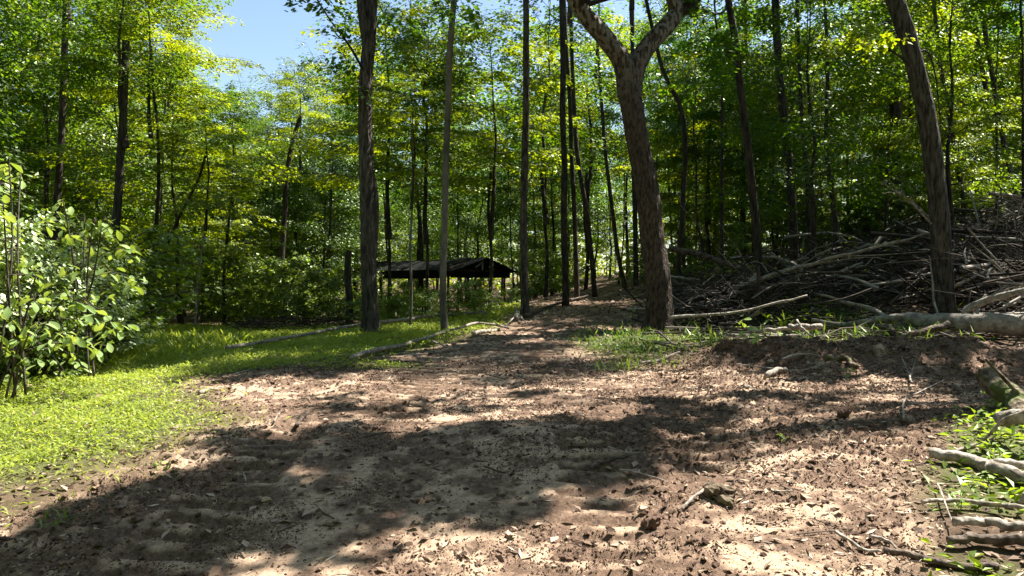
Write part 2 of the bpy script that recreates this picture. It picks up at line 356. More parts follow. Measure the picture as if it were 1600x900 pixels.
def build_ground():
    xs = np.concatenate([-np.array(grow(3.6, .035, 1.045, 260))[::-1], np.arange(-3.57, 3.58, .030), np.array(grow(3.6, .032, 1.045, 260))])
    ys = np.concatenate([np.arange(-30, 2.4, 2.0), np.arange(2.8, 7.2, .021), np.array(grow(7.22, .021, 1.0035, 10.5)), np.array(grow(10.6, .045, 1.017, 320))])
    X, Y = np.meshgrid(xs, ys); x = X.ravel(); y = Y.ravel()
    z = Hs(x, y)
    nx, ny = len(xs), len(ys)
    i = (np.arange(ny-1)[:, None]*nx+np.arange(nx-1)[None, :]).ravel()
    g = Geo(); g.add(np.stack([x, y, z], 1), np.stack([i, i+1, i+1+nx, i+nx], 1))
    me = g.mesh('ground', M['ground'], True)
    s = soil_mask(x, y); gm = green_mask(x, y)
    strip = np.exp(-((x-.95-.10*(y-4.5))/.2)**2)*(1-sst(6.5, 8.0, y))
    ridge = np.exp(-((y-9.6+(x-2.5)*.12)/1.0)**2)*sst(1.2, 2.4, x)
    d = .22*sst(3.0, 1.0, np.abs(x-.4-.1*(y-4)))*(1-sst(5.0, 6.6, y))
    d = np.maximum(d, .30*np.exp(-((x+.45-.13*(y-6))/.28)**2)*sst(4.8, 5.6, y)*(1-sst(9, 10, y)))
    d = d+.30+.60*(fbm(x*1.3, y*1.7, 88, 4)-.5)+.80*(vn(x*6, y*8, 89)-.5)+.45*(vn(x*17, y*17, 90)-.5)-strip*.55-ridge*.5+.08*sst(6.5, 8, y)*(1-sst(10.5, 13, y))+np.clip(micro(x, y), -.03, .03)*5+np.clip(treads(x, y)+.012, -.05, .02)*14  # tread term: damp soil in the prints, darkened to paint in groove shade
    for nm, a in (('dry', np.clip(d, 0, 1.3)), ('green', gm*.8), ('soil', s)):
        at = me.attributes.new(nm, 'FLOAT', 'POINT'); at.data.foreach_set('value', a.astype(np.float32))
    o = link('ground', me); tag(o, 'rutted brown forest clearing ground with sandy track prints', kind='structure')
    return len(x)
nG = build_ground()

# ------------------------------------------------------------------ tree parts shared by many trees
def make_tree_meshes(seed, Ht, lo, R, r0, nl, nleaf, lsz, leafm, barkm, flat=.10, lean=0, tall=False, up=.45, wl=.62, stem=True):
    """one trunk+limbs mesh and one crown mesh, base at origin"""
    rng = np.random.default_rng(seed); g = Geo(); c = Geo()
    k = 10; z = np.linspace(0, Ht*.96, k)
    wx = np.cumsum(rng.normal(0, .055*Ht/10, k)); wy = np.cumsum(rng.normal(0, .055*Ht/10, k)); wx -= wx[0]; wy -= wy[0]
    tp = np.stack([wx+lean*z, wy, z], 1)
    rr = r0*(1-.93*(z/z[-1])**.9); rr[0] *= 1.35
    tube(g, catmull(tp, 22), np.interp(np.linspace(0, 1, 22), np.linspace(0, 1, k), rr), 8, .06, seed)
    sc, sd, sL, sW, sn = [], [], [], [], []
    for i in range(nl):
        t = lo+(1-lo)*((i+.5)/nl)**.9; zz = t*Ht*.95
        u = (t-lo)/(1-lo)
        prof = math.sin(PI*min(1, .18+.80*u**.85))**.8
        ln = R*(.35+.75*prof)*rng.uniform(.65, 1.15)
        ang = i*2.39996+rng.normal(0, .4)
        dr = np.array([math.cos(ang), math.sin(ang), 0])
        b = np.array([np.interp(zz, z, tp[:, 0]), np.interp(zz, z, tp[:, 1]), zz])
        rise = up*ln*rng.uniform(.3, 1.2)*(.5+u)
        e = b+dr*ln+np.array([0, 0, rise]); m1 = b+dr*ln*.5+np.array([rng.normal(0, .08*ln), rng.normal(0, .08*ln), rise*.62])
        cp = catmull([b, m1, e], 7)
        rb = max(.012, min(.34*np.interp(zz, z, rr), .02*ln+.008))
        tube(g, cp, np.linspace(rb, .005, 7), 4, 0, 0, False)
        for f in (.38, .6, .8, 1.0):
            pt = cp[min(6, int(f*6))]
            for sgn in ((-1, 1) if f < 1 else (0,)):
                a2 = ang+sgn*rng.uniform(.5, 1.1)
                dd = np.array([math.cos(a2), math.sin(a2), 0])
                L_ = ln*rng.uniform(.26, .5)*(1.0 if f < 1 else .8)
                sc.append(pt-dd*.05*L_); sd.append(dd); sL.append(L_); sW.append(L_*rng.uniform(.35, .6)); sn.append(L_*L_+.12)
                tube(g, [pt, pt+dd*L_*.5+np.array([0, 0, .02*L_]), pt+dd*L_*.95+np.array([0, 0, -.08*L_])], [.009, .006, .003], 3, 0, 0, False)
    sc = np.array(sc); sd = np.array(sd); sL = np.array(sL); sW = np.array(sW); sn = np.array(sn); sn = (sn/sn.sum()*nleaf).astype(int)+4
    idx = np.repeat(np.arange(len(sc)), sn); N = len(idx)
    u = rng.random(N)**.8; v = rng.uniform(-1, 1, N)*np.sin(PI*np.clip(u*.85+.12, 0, 1))**.6
    s = np.stack([-sd[:, 1], sd[:, 0], 0*sd[:, 0]], 1)
    pos = sc[idx]+sd[idx]*(u*sL[idx])[:, None]+s[idx]*(v*sW[idx])[:, None]
    pos[:, 2] += -.22*u*u*sL[idx]-.12*np.abs(v)*sW[idx]+rng.normal(0, flat, N)*(.4+sL[idx]*.5)
    a = v*1.0+rng.normal(0, .5, N)
    d = sd[idx]*np.cos(a)[:, None]+s[idx]*np.sin(a)[:, None]; d[:, 2] -= rng.uniform(.0, .7, N)
    nr = rng.normal(0, .38, (N, 3)); nr[:, 2] += 1
    Ls = lsz*rng.uniform(.65, 1.25, N)
    leaves(c, rng, pos, d, nr, Ls, Ls*wl, -.1, .15)
    return g.mesh('trunk', barkm), c.mesh('crown', leafm)
V = {'pole': [make_tree_meshes(600+i, 13, .50, 1.25, .05, 16, 2600, .13, M['green'], M['bark_dark'], .2, up=.6) for i in range(3)], 'canopy': [], 'maple': [], 'thin': [], 'shrub': [], 'pale': []}
for i in range(5): V['canopy'].append(make_tree_meshes(100+i, 16, .30, 3.1, .115, 36, (12000, 16000, 9000, 12500, 11000)[i], (.15, .12, .18, .14, .16)[i], M['canopy'], M['bark_dark'], .26, up=.7))
for i in range(5): V['maple'].append(make_tree_meshes(200+i, 9, .20, 2.6, .075, 30, (11500, 15000, 9000, 12000, 10500)[i], (.125, .10, .155, .12, .14)[i], M['maple' if i % 2 == 0 else 'green'], M['bark_dark'], (.06, .14, .05, .17, .10)[i], up=(.3, .6, .25, .7, .45)[i]))
for i in range(3): V['thin'].append(make_tree_meshes(300+i, 12, .42, 1.7, .065, 24, 7500, .125, M['canopy'], M['bark'], .20, up=.6))
for i in range(4): V['shrub'].append(make_tree_meshes(400+i, 1.7, .12, .95, .014, 16, 1500, .095, M['shrub'], M['bark'], .07, up=.5))
for i in range(2): V['pale'].append(make_tree_meshes(500+i, 11, .22, 2.0, .09, 36, 15000, .12, M['pale'], M['bark_dark'], .16, up=.9, wl=.4))
TREES = []
def put_tree(kind, vi, x, y, sc, rz, name, label, cat, group=None, szx=1.0, tilt=(0, 0)):
    tm, cm = V[kind][vi % len(V[kind])]
    r = thing(name, label, cat, (x, y, H(x, y)-.03), group, rz, (sc*szx, sc*szx, sc))
    r.rotation_euler = (tilt[0], tilt[1], rz)
    link('trunk', tm, r); c = link('crown', cm, r); c['kind'] = 'stuff'
    return r

# ------------------------------------------------------------------ trees drawn from the photograph (near ones)
def own_crown(seed, zc, spec, leafm, nleaf, lsz, barkm):
    pass
def hero(name, label, d, pix, wpx, bark, top=None, crown=None, sides=14, ridge=0, rough=.05, flare=1.35, extra=None, cat='tree', zend=None, rings=None, taper=.75):
    base = P(*pix[0], d); gz = H(base.x, d)-.08
    pts = [Vector((base.x, d, gz))]+[P(px, py, d+dd) for (px, py, dd) in [(p+(0,) if len(p) == 2 else p) for p in pix[1:]]]
    if zend and pts[-1].z < zend:
        k = (pts[-1]-pts[-2]); k = k/max(k.z, .1); k.x *= .6; k.y *= .6
        while pts[-1].z < zend-.5:
            pts.append(pts[-1]+k*min(2.5, zend-pts[-1].z))
    r0 = wpx/F*d/2*.88
    org = pts[0].copy(); loc = [p-org for p in pts]
    root = thing(name, label, cat, org)
    n = rings or max(24, len(pts)*4)
    cp = catmull(loc, n); hgt = cp[-1][2]
    rad = r0*(1-(1-taper)*cp[:, 2]/hgt); rad = rad*(1+(flare-1)*np.exp(-cp[:, 2]/(.9*r0+.12)))
    g = Geo(); tube(g, cp, rad, sides, rough, hash_(name+label), True, ridge, None, r0*.55 if ridge else 0)
    link('trunk', g.mesh('trunk', bark, True), root)
    if crown:
        kind, vi, sc, dz = crown
        tm, cm = V[kind][vi % len(V[kind])]
        for nm, me in (('bough', tm), ('crown', cm)):
            o = link(nm, me, root); o.location = Vector(cp[-1])+Vector((0, 0, dz)); o.scale = (sc, sc, sc*.8); o.rotation_euler = (0, 0, vi*1.7)
            if nm == 'crown': o['kind'] = 'stuff'
    TREES.append((org.x, org.y))
    return root, org
def hash_(s): return sum(ord(c)*(i+3) for i, c in enumerate(s)) % 997
def limb_part(root, org, pts, r0, r1, bark, sides=12, name='limb', ridge=0, rough=.06, n=26, seed=3):
    g = Geo(); cp = catmull([Vector(p)-org for p in pts], n)
    tube(g, cp, np.linspace(r0, r1, n), sides, rough, seed, True, ridge)
    return link(name, g.mesh(name, bark, True), root)
def leaf_bough(g, rng, c, R, n, lsz, ns=10, flat=.05, dirx=None):
    """clump of flat leafy sprays round the point c"""
    c = np.array(c)
    for i in range(ns):
        a = rng.uniform(0, 2*PI); d = np.array([math.cos(a), math.sin(a), 0]); s = np.array([-d[1], d[0], 0])
        o = c+rng.normal(0, .45, 3)*np.array([R, R, R*.35]); L_ = R*rng.uniform(.45, .8); N = n//ns
        u = rng.random(N); v = rng.uniform(-1, 1, N)*np.sin(PI*np.clip(u*.85+.1, 0, 1))
        pos = o+d*(u*L_)[:, None]+s*(v*L_*.5)[:, None]; pos[:, 2] += -.2*u*L_+rng.normal(0, flat, N)
        aa = v+rng.normal(0, .5, N); dd = d*np.cos(aa)[:, None]+s*np.sin(aa)[:, None]; dd[:, 2] -= rng.uniform(0, .7, N)
        nr = rng.normal(0, .4, (N, 3)); nr[:, 2] += 1; Ls = lsz*rng.uniform(.6, 1.25, N)
        leaves(g, rng, pos, dd, nr, Ls, Ls*.62, -.1, .15)

# forked tree
fr, fo = hero('forked_tree', 'thick forked tree with mottled bark beside the dirt path', 12.8,
    [(1030, 528), (1030, 470), (1026, 420), (1019, 370), (1014, 320), (1006, 270), (996, 220), (988, 170), (981, 130), (979, 112)], 45, M['bark_fork'],
    sides=56, ridge=.016, rings=170, taper=.80, flare=1.28)
limb_part(fr, fo, [P(982, 150, 12.8), P(974, 100, 12.75), P(948, 62, 12.65), P(916, 25, 12.5), P(893, -12, 12.4), P(868, -80, 12.1), P(850, -200, 11.9), P(820, -330, 11.7)], .185, .09, M['bark_fork'], 30, ridge=.006, n=70)
limb_part(fr, fo, [P(984, 160, 12.85), P(992, 108, 12.9), P(1012, 72, 12.95), P(1040, 42, 13.1), P(1056, 18, 13.2), P(1048, -20, 13.2), P(1040, -100, 13.4), P(1062, -330, 13.8)], .185, .10, M['bark_fork'], 30, ridge=.006, n=70, seed=9)
limb_part(fr, fo, [P(1050, 26, 13.15), P(1078, 8, 13.3), P(1110, -30, 13.5), P(1150, -110, 13.9)], .11, .05, M['bark_dark'], 12)
rng = np.random.default_rng(5)
g = Geo()
for (px, py, z, R, n) in ((440, 572, 8.2, .9, 1500), (530, 560, 8.6, .9, 1500), (610, 545, 8.4, .8, 1200), (700, 548, 9, .9, 1500), (790, 532, 8.8, .8, 1300), (880, 520, 9.5, .8, 1200), (950, 505, 10, .9, 1200), (860, 490, 10, .9, 1200), (480, 530, 10, 1.0, 1200), (380, 585, 8, .5, 500)):
    gx, gy = G(px, py); t = (z-.6)/S[2]; q = Vector((gx+S[0]*t, gy+S[1]*t, z))-fo
    leaf_bough(g, rng, q, R, n, .15, 14, .1)
    limb_part(fr, fo, [P(905, 12, 12.4) if q.x < 0 else P(1048, 0, 13.2), fo+q*.8+Vector((0, 0, .2)), fo+q], .045, .012, M['bark_dark'], 6, name='branch', n=10)
for (c, R, n) in ((P(1085, 8, 13.5), .55, 420), (P(1110, 60, 14.0), .7, 420), (P(700, 15, 12), .4, 150), (P(1050, 130, 14.5), .5, 160)):
    leaf_bough(g, rng, Vector(c)-fo, R, n, .12, 8, .08)
c_ = link('crown', g.mesh('crown', M['canopy']), fr); c_['kind'] = 'stuff'

# big dark tree left
orr, oo = hero('oak_tree', 'big dark furrowed trunk with sunlit bark patch left of the shelter', 13.6,
    [(580, 524), (578, 470), (576, 420), (575, 360), (573, 300), (572, 240), (570, 180), (572, 120), (577, 60), (580, 0), (583, -80)], 27, M['bark_oak'],
    sides=48, ridge=.014, rings=190, crown=('canopy', 0, .62, -1.5), zend=9, taper=.72, flare=1.45)
limb_part(orr, oo, [P(575, 75, 13.6), P(566, 20, 13.5), P(556, -40, 13.4), P(520, -130, 13)], .10, .05, M['bark_oak'], 12)
limb_part(orr, oo, [P(574, 250, 13.65), P(585, 310, 13.75), P(583, 380, 13.75), P(579, 430, 13.7)], .07, .09, M['bark_oak'], 14, ridge=.01)
limb_part(orr, oo, [P(568, 110, 13.5), P(545, 70, 13), P(515, 30, 12.6), P(490, -10, 12.3)], .025, .01, M['bark_dark'], 6, name='branch')
g = Geo(); rng = np.random.default_rng(7)
for (c, R, n) in ((P(500, 5, 12.3), .42, 170), (P(530, 45, 12.8), .38, 130), (P(540, 95, 13.2), .35, 110), (P(480, -20, 12.3), .5, 150), (P(620, 30, 13.8), .4, 120), (P(555, 150, 13.4), .3, 80)):
    leaf_bough(g, rng, Vector(c)-oo, R, n, .11, 7, .07)
for (px, py, z, R, n) in ((300, 566, 7.6, .8, 900), (380, 552, 8, .9, 1300), (460, 545, 8.2, .9, 1300), (540, 538, 8.4, .9, 1300), (620, 530, 8.6, .8, 1100), (230, 572, 7.6, .7, 700), (430, 570, 7.6, .8, 1000), (520, 572, 7.8, .7, 900)):
    gx, gy = G(px, py); t = (z-.6)/S[2]; q = Vector((gx+S[0]*t, gy+S[1]*t, z))-oo
    leaf_bough(g, rng, q, R, n, .15, 12, .1)
    limb_part(orr, oo, [P(575, 0, 13.6), oo+q*.7+Vector((0, 0, 2.6)), oo+q], .05, .012, M['bark_dark'], 6, name='branch', n=10)
c_ = link('low_foliage', g.mesh('low_foliage', M['canopy']), orr); c_['kind'] = 'stuff'

hero('slender_tree', 'slender smooth grey trunk standing in front of the dark shelter', 12.9,
    [(696, 527), (692, 470), (693, 400), (695, 330), (697, 250), (700, 170), (702, 100), (706, 40), (712, -30)], 12.5, M['bark_grey'], sides=16, crown=('maple', 1, .7, -1.0), zend=8.5, rings=60, taper=.8)
hero('sapling_tree', 'thin pale sapling stem in front of the shelter left of grey trunk', 14.5,
    [(641, 508), (643, 450), (641, 400), (643, 340), (645, 280), (643, 200)], 5, M['bark_grey'], sides=8, crown=('maple', 2, .38, -1.6), zend=5.0, taper=.6)
hero('straight_tree', 'straight bare pole trunk right of the shelter rising past the frame', 16.5,
    [(820, 484), (819, 420), (818, 340), (820, 250), (822, 160), (822, 80), (822, 0), (822, -70)], 13.5, M['bark_oak'], sides=24, ridge=.005, crown=('canopy', 1, .6, -1.5), zend=11, rings=110, taper=.72)
hero('tall_tree', 'dark trunk at the left edge of the path right of the straight pole', 19,
    [(884, 468), (883, 420), (881, 340), (882, 260), (879, 180), (880, 100), (878, 20)], 12, M['bark_dark'], sides=16, crown=('canopy', 2, .75, -2), zend=13, taper=.7)
hero('tall_tree', 'dark trunk rising behind the brush just left of the path crest', 21,
    [(902, 460), (900, 400), (897, 320), (893, 240), (890, 150), (884, 60)], 9, M['bark_dark'], sides=14, crown=('canopy', 3, .7, -2), zend=13, taper=.7)
hero('leaning_tree', 'black trunk leaning left at the far end of the path', 24,
    [(930, 452), (924, 400), (918, 340), (908, 280), (900, 220), (896, 150)], 9, M['bark_dark'], sides=12, crown=('thin', 1, .8, -2), zend=12, taper=.7)
hero('leaning_tree', 'leaning trunk with split base at the crest of the path', 27,
    [(978, 448), (966, 400), (958, 340), (952, 290), (945, 230)], 8, M['bark'], sides=12, crown=('thin', 2, .8, -2), zend=11, taper=.6)
hero('straight_tree', 'narrow straight dark trunk just left of the forked tree', 26,
    [(994, 450), (993, 400), (992, 330), (990, 250), (989, 170)], 9, M['bark_dark'], sides=12, crown=('thin', 0, .9, -2), zend=13, taper=.75)
hero('curved_tree', 'crooked dark trunk behind the forked tree on its right', 20,
    [(1062, 450), (1060, 410), (1066, 350), (1068, 290), (1071, 230), (1064, 170), (1045, 130), (1030, 90)], 10, M['bark_dark'], sides=14, crown=('canopy', 0, .5, -2), zend=11, taper=.55)
hero('straight_tree', 'dark trunk leaning left over the near end of the brush pile', 15.5,
    [(1189, 462), (1187, 430), (1182, 360), (1175, 290), (1166, 210), (1156, 130), (1148, 60), (1138, 0), (1128, -60)], 15, M['bark_dark'], sides=20, crown=('canopy', 2, .55, -1.5), zend=10.5, taper=.72, rings=60)
hero('straight_tree', 'thicker dark trunk at the back of the brush pile centre', 21,
    [(1241, 420), (1240, 370), (1236, 300), (1230, 230), (1222, 160), (1216, 90), (1212, 20)], 16, M['bark_dark'], sides=18, crown=('canopy', 3, .75, -1.5), zend=13, taper=.75)
hero('slim_tree', 'slim trunk close beside the thicker trunk behind the brush pile', 22,
    [(1270, 415), (1264, 350), (1260, 280), (1254, 200), (1250, 130)], 7.5, M['bark_dark'], sides=10, crown=('thin', 1, .7, -1.5), zend=11, taper=.7)
b14, o14 = hero('large_tree', 'large dark trunk leaning left behind the fallen pale log', 12.6,
    [(1476, 500), (1474, 440), (1471, 380), (1466, 320), (1458, 250), (1447, 180), (1434, 120), (1418, 60), (1402, 10), (1386, -40)], 33, M['bark_oak'], sides=44, ridge=.008, rings=150, crown=('canopy', 1, .5, -1.2), zend=8.6, taper=.82)
limb_part(b14, o14, [P(1430, 115, 12.6), P(1408, 90, 12.5), P(1380, 75, 12.2), P(1345, 68, 11.9), P(1310, 60, 11.6)], .025, .008, M['bark_dark'], 6, name='branch')
limb_part(b14, o14, [P(1425, 90, 12.6), P(1448, 80, 12.7), P(1462, 120, 12.9), P(1468, 180, 13)], .022, .008, M['bark_dark'], 6, name='branch')
g = Geo(); rng = np.random.default_rng(8)
for (c, R, n) in ((P(1310, 62, 11.6), .38, 150), (P(1345, 55, 11.7), .36, 150), (P(1385, 58, 11.8), .32, 120), (P(1290, 75, 11.8), .32, 90), (P(1360, 85, 11.8), .25, 60)):
    leaf_bough(g, rng, Vector(c)-o14, R, n, .095, 8, .05)
c_ = link('low_foliage', g.mesh('low_foliage', M['maple']), b14); c_['kind'] = 'stuff'
tag(c_, 'bright yellow green low bough')
hero('shaded_tree', 'broad shaded trunk standing left of the large leaning trunk', 24,
    [(1402, 380), (1403, 330), (1402, 260), (1400, 190), (1396, 120), (1392, 50)], 22, M['bark_dark'], sides=16, crown=('canopy', 0, .8, -2), zend=15, taper=.75)
hero('slim_tree', 'slim dark trunk at the right edge above the heaped brush', 23,
    [(1592, 345), (1580, 280), (1568, 220), (1556, 150), (1546, 90), (1538, 40)], 9, M['bark_dark'], sides=12, crown=('thin', 2, .8, -1.5), zend=15, taper=.8)
hero('slim_tree', 'second slim trunk from the right edge on the wooded slope', 27,
    [(1572, 330), (1560, 250), (1548, 180), (1535, 110), (1526, 50)], 8, M['bark_dark'], sides=10, crown=('thin', 0, .8, -1.5), zend=17, taper=.8)
hero('slim_tree', 'slim trunk on the wooded slope just right of the large leaning trunk', 22,
    [(1512, 370), (1503, 300), (1490, 220), (1478, 150), (1468, 90)], 8, M['bark_dark'], sides=10, crown=('thin', 1, .8, -1.5), zend=14, taper=.7)
hero('large_tree', 'dark trunk rising behind the broad leafy shrub on the left', 16.5,
    [(172, 492), (174, 440), (178, 380), (184, 320), (188, 250), (192, 190)], 16, M['bark_dark'], sides=16, crown=('maple', 3, .75, -2.4), zend=7, taper=.75)
hero('large_tree', 'dark trunk at far left beyond the broad leafy shrub', 18,
    [(85, 470), (86, 400), (88, 330), (93, 260), (97, 190)], 13, M['bark_dark'], sides=14, crown=('canopy', 2, .6, -2), zend=10, taper=.75)
hero('twin_tree', 'dark stem of the pair between shrub and grass clearing', 17.5,
    [(236, 478), (240, 420), (244, 350), (248, 280), (246, 200), (240, 140)], 8, M['bark_dark'], sides=10, crown=('maple', 0, .62, -2.2), zend=7.2, taper=.6)
hero('twin_tree', 'leaning stem of the pair between shrub and grass clearing', 17.5,
    [(244, 476), (252, 420), (266, 370), (290, 320), (310, 280)], 7, M['bark_dark'], sides=10, crown=('maple', 2, .45, -1.8), zend=4.6, taper=.6)
hero('dead_tree', 'thin pale dead pole with short side twig at grass edge', 18,
    [(305, 502), (308, 450), (314, 400), (319, 364)], 4.5, M['dead'], sides=8, taper=.75)
hero('forked_tree', 'dark slender tree forking high at back of the grass clearing', 24,
    [(436, 492), (438, 430), (443, 360), (447, 290), (455, 230), (470, 180)], 13, M['bark_dark'], sides=12, crown=('maple', 0, .5, -1.8), zend=5.2, taper=.55)
hero('snag_tree', 'short broken dark trunk just left of the big dark tree', 17,
    [(546, 504), (546, 470), (543, 430), (545, 392)], 13, M['bark_dark'], sides=14, taper=.85, ridge=.01, rings=40)
hero('slim_tree', 'slim dark trunk left of the broken trunk at grass back', 20,
    [(352, 488), (350, 430), (356, 360), (362, 300), (366, 240)], 6, M['bark_dark'], sides=10, crown=('maple', 1, .5, -1.8), zend=4.6, taper=.6)
hero('slim_tree', 'pale thin trunk high above the shrub on the left', 21,
    [(246, 480), (250, 400), (252, 320), (255, 250), (258, 170), (262, 90)], 5, M['bark_grey'], sides=8, crown=('maple', 4, .5, -2.4), zend=9, taper=.7)

for k, (lb, px, d, w_, ze, vi, sc) in enumerate((('leafy maple rising behind the big dark tree over the shelter', 606, 21, 6, 5.0, 0, .95), ('leafy maple filling the air above the shelter roof middle', 665, 19.5, 6, 4.8, 1, .85), ('leafy maple just left of the straight pole above the shelter', 765, 21, 7, 5.2, 2, .9),
    ('tall leafy maple between the straight pole and the path trees', 852, 27, 7, 5.5, 3, 1.2), ('maple with high crown left of the path crest', 915, 34, 7, 6, 4, 1.3), ('maple with bright high crown right behind the forked tree', 1105, 27, 7, 5, 0, 1.0))):
    hero('maple_tree', lb, d, [(px, 455), (px+3, 400), (px-2, 330), (px+2, 270)], w_, M['bark_dark'], sides=10, crown=('maple', vi, sc, -1.9), zend=ze, taper=.6)
# shade trees that stand outside the picture on the right and above: their crowns throw the shade on the clearing
def shade_tree(name, label, bx, by, zt, r0, clumps, leafm, seed):
    rng = np.random.default_rng(seed)
    root = thing(name, label, 'tree', (bx, by, H(bx, by)-.1)); org = root.location.copy()
    g = Geo(); tp = [(0, 0, 0), (-.05, 0, zt*.35), (.1, .1, zt*.7), (0, 0, zt)]
    tube(g, catmull(tp, 30), np.linspace(r0, r0*.35, 30), 20, .05, seed, True, .01)
    c = Geo()
    for (px, py, z, R, n) in clumps:
        gx, gy = G(px, py); gz = float(macro(gx, gy)); t = (z-gz)/S[2]
        q = Vector((gx+S[0]*t, gy+S[1]*t, z))-org
        st = Vector((0, 0, min(zt*.95, max(zt*.45, q.z-1.5)))); mid = (st+q)/2+Vector((0, 0, .6))
        cp = catmull([st, mid, q], 10); tube(g, cp, np.linspace(.07, .012, 10), 6, 0, 0)
        leaf_bough(c, rng, q, R, n, .15, 12, .12)
    link('trunk', g.mesh('trunk', M['bark_dark'], True), root)
    k = link('crown', c.mesh('crown', leafm), root); k['kind'] = 'stuff'
shade_tree('overhanging_tree', 'tall tree right of the clearing whose boughs shade the dirt', 12.5, 10.5, 11, .22, [
    (330, 800, 8.2, .6, 800), (480, 790, 8.6, .6, 850), (620, 750, 8.9, .6, 1200), (730, 728, 9.1, .6, 1200), (850, 745, 9.2, .5, 420), (900, 715, 9.3, .5, 350), (660, 640, 9.3, .5, 170), (800, 615, 9.3, .5, 170), (520, 635, 9, .4, 140), (880, 575, 9.6, .5, 260), 
    (420, 720, 8.9, .6, 1000), (560, 690, 9.2, .6, 1000), (700, 690, 9.4, .6, 900), (850, 700, 9.3, .5, 800),
    (180, 840, 8.2, .5, 800), (40, 880, 8.0, .5, 800), (290, 860, 8.4, .5, 420), (130, 890, 8, .5, 800), (440, 860, 8.6, .4, 220),
    (980, 670, 9.6, .55, 700), (1090, 648, 9.9, .5, 600), (1190, 625, 10.2, .4, 380), (1260, 598, 10.4, .4, 380)], M['canopy'], 31)
shade_tree('overhanging_tree', 'tall tree on the slope whose crown shades the log heap', 16, 12.5, 13, .24, [
    (1350, 560, 8.5, .8, 1300), (1450, 560, 9, .9, 1500), (1560, 560, 9.5, 1.0, 1500), (1250, 545, 9, .7, 900), (1500, 600, 9, .6, 700), (1400, 500, 11, 1.0, 1100), (1560, 620, 9, .5, 500), (1090, 522, 9.5, .8, 900), (1160, 512, 9.8, .8, 900), (1230, 505, 10, .8, 900), (1310, 500, 10, .8, 900), (1400, 525, 9.8, .7, 700), (1120, 545, 9.6, .5, 400), (1180, 480, 10.5, .9, 800), (1300, 470, 11, .9, 800)], M['canopy'], 32)

ORD = ['leftmost', 'second from left', 'third from left', 'fourth from left', 'fifth from left', 'sixth from left', 'seventh from left', 'eighth from left', 'ninth from left', 'tenth from left']
# ------------------------------------------------------------------ woods behind
rng = np.random.default_rng(77)
SKY = [(-400, -900), (300, -900), (325, 10), (345, 95), (370, 120), (400, 110), (425, 95), (445, 55), (465, 48), (490, 80), (515, 105), (535, 70), (550, -300), (2500, -900)]
def max_top(px, d):
    py = np.interp(px, [a for a, b in SKY], [b for a, b in SKY]); return EYE+(HOR-py)/F*d
REL = [(150, 'far left behind the leafy shrub'), (340, 'left behind the grass clearing'), (540, 'under the open sky gap'), (700, 'behind the shelter left half'),
       (830, 'behind the shelter right half'), (960, 'beyond the path crest'), (1100, 'behind the forked tree'), (1250, 'behind the middle brush pile'), (1420, 'left of the large leaning trunk'), (9999, 'on the far right slope')]
KN = {'pole': ('pole_tree', 'bare thin pole tree'), 'canopy': ('canopy_tree', 'tall dark tree'), 'maple': ('maple_tree', 'yellow green maple'), 'thin': ('young_tree', 'thin young tree'), 'pale': ('willow_tree', 'feathery grey green tree')}
def rel(px): return next(t for lim, t in REL if px < lim)
def dist_word(d): return 'near edge' if d < 24 else ('middle depth' if d < 40 else 'far back')
placed = list(TREES)+[(-3.3, 28)]
def try_place(kind, px, d, sc, mind, vi, clampsky=True):
    x = (px-800)/F*d
    for (a, b) in placed:
        if (a-x)**2+(b-d)**2 < mind*mind: return False
    if 0.2 < x < 5.6 and d < 33: return False
    if 535 < px < 830 and d < 32.5: return False
    if d < 27 and 320 < px < 560 : return False
    if kind == 'maple': vi = (1, 3)[vi % 2] if (px > 420 and rng.random() < (.75 if px < 960 else .4)) else vi
    Ht = {'pole': 13, 'canopy': 16, 'maple': 9, 'thin': 12, 'pale': 11}[kind]
    R = {'pole': 1.2, 'canopy': 3.0, 'maple': 2.6, 'thin': 1.7, 'pale': 2.0}[kind]*sc
    z0 = H(x, d)
    lim = min(max_top(px+k*R/d*F, d) for k in (-.8, -.4, 0, .4, .8))-z0
    if Ht*sc > lim:
        sc = lim/Ht
        if sc*Ht < 4.5: return False
        szx = 1.25
    else: szx = 1.0
    placed.append((x, d))
    nm, ds = KN[kind]
    put_tree(kind, vi, x, d, sc, rng.uniform(0, 6.28), nm, f'{ds} {rel(px)}, {dist_word(d)}', 'tree', f'{ds}s {rel(px)}, {dist_word(d)}', szx, (rng.normal(0, .02), rng.normal(0, .02)))
    return True
try_place('pale', 462, 31, .99, 1, 0)
try_place('pale', 500, 33, .85, 1, 1)
try_place('maple', 285, 19, 1.25, 1, 0); try_place('maple', 180, 21, 1.4, 1, 1); try_place('maple', 215, 27, 1.6, 1, 2)
try_place('maple', 372, 28, .9, 1, 3); try_place('maple', 400, 34, 1.0, 1, 4); try_place('maple', 60, 22, 1.4, 1, 3)
n = 0
for i in range(6000):
    if n >= 235: break
    d = 17+58*rng.random()**.8; px = rng.uniform(-150, 1750)
    k = rng.choice(['canopy', 'maple', 'thin'], p=[.3, .45, .25])
    if px > 1000 and rng.random() < (.75 if k == 'canopy' else .3): k = 'thin'
    if try_place(k, px, d, rng.uniform(.75, 1.15)*(1.0 if k != 'maple' else rng.uniform(.8, 1.3)), 1.6+d*.03, int(rng.integers(0, 5))): n += 1
n2 = 0
for i in range(3000):
    if n2 >= 34: break
    d = 17+34*rng.random(); px = rng.uniform(960, 1700) if rng.random() < .8 else rng.uniform(0, 540)
    if try_place('pole', px, d, rng.uniform(.8, 1.25), 1.0, int(rng.integers(0, 3))): n2 += 1
n3 = 0
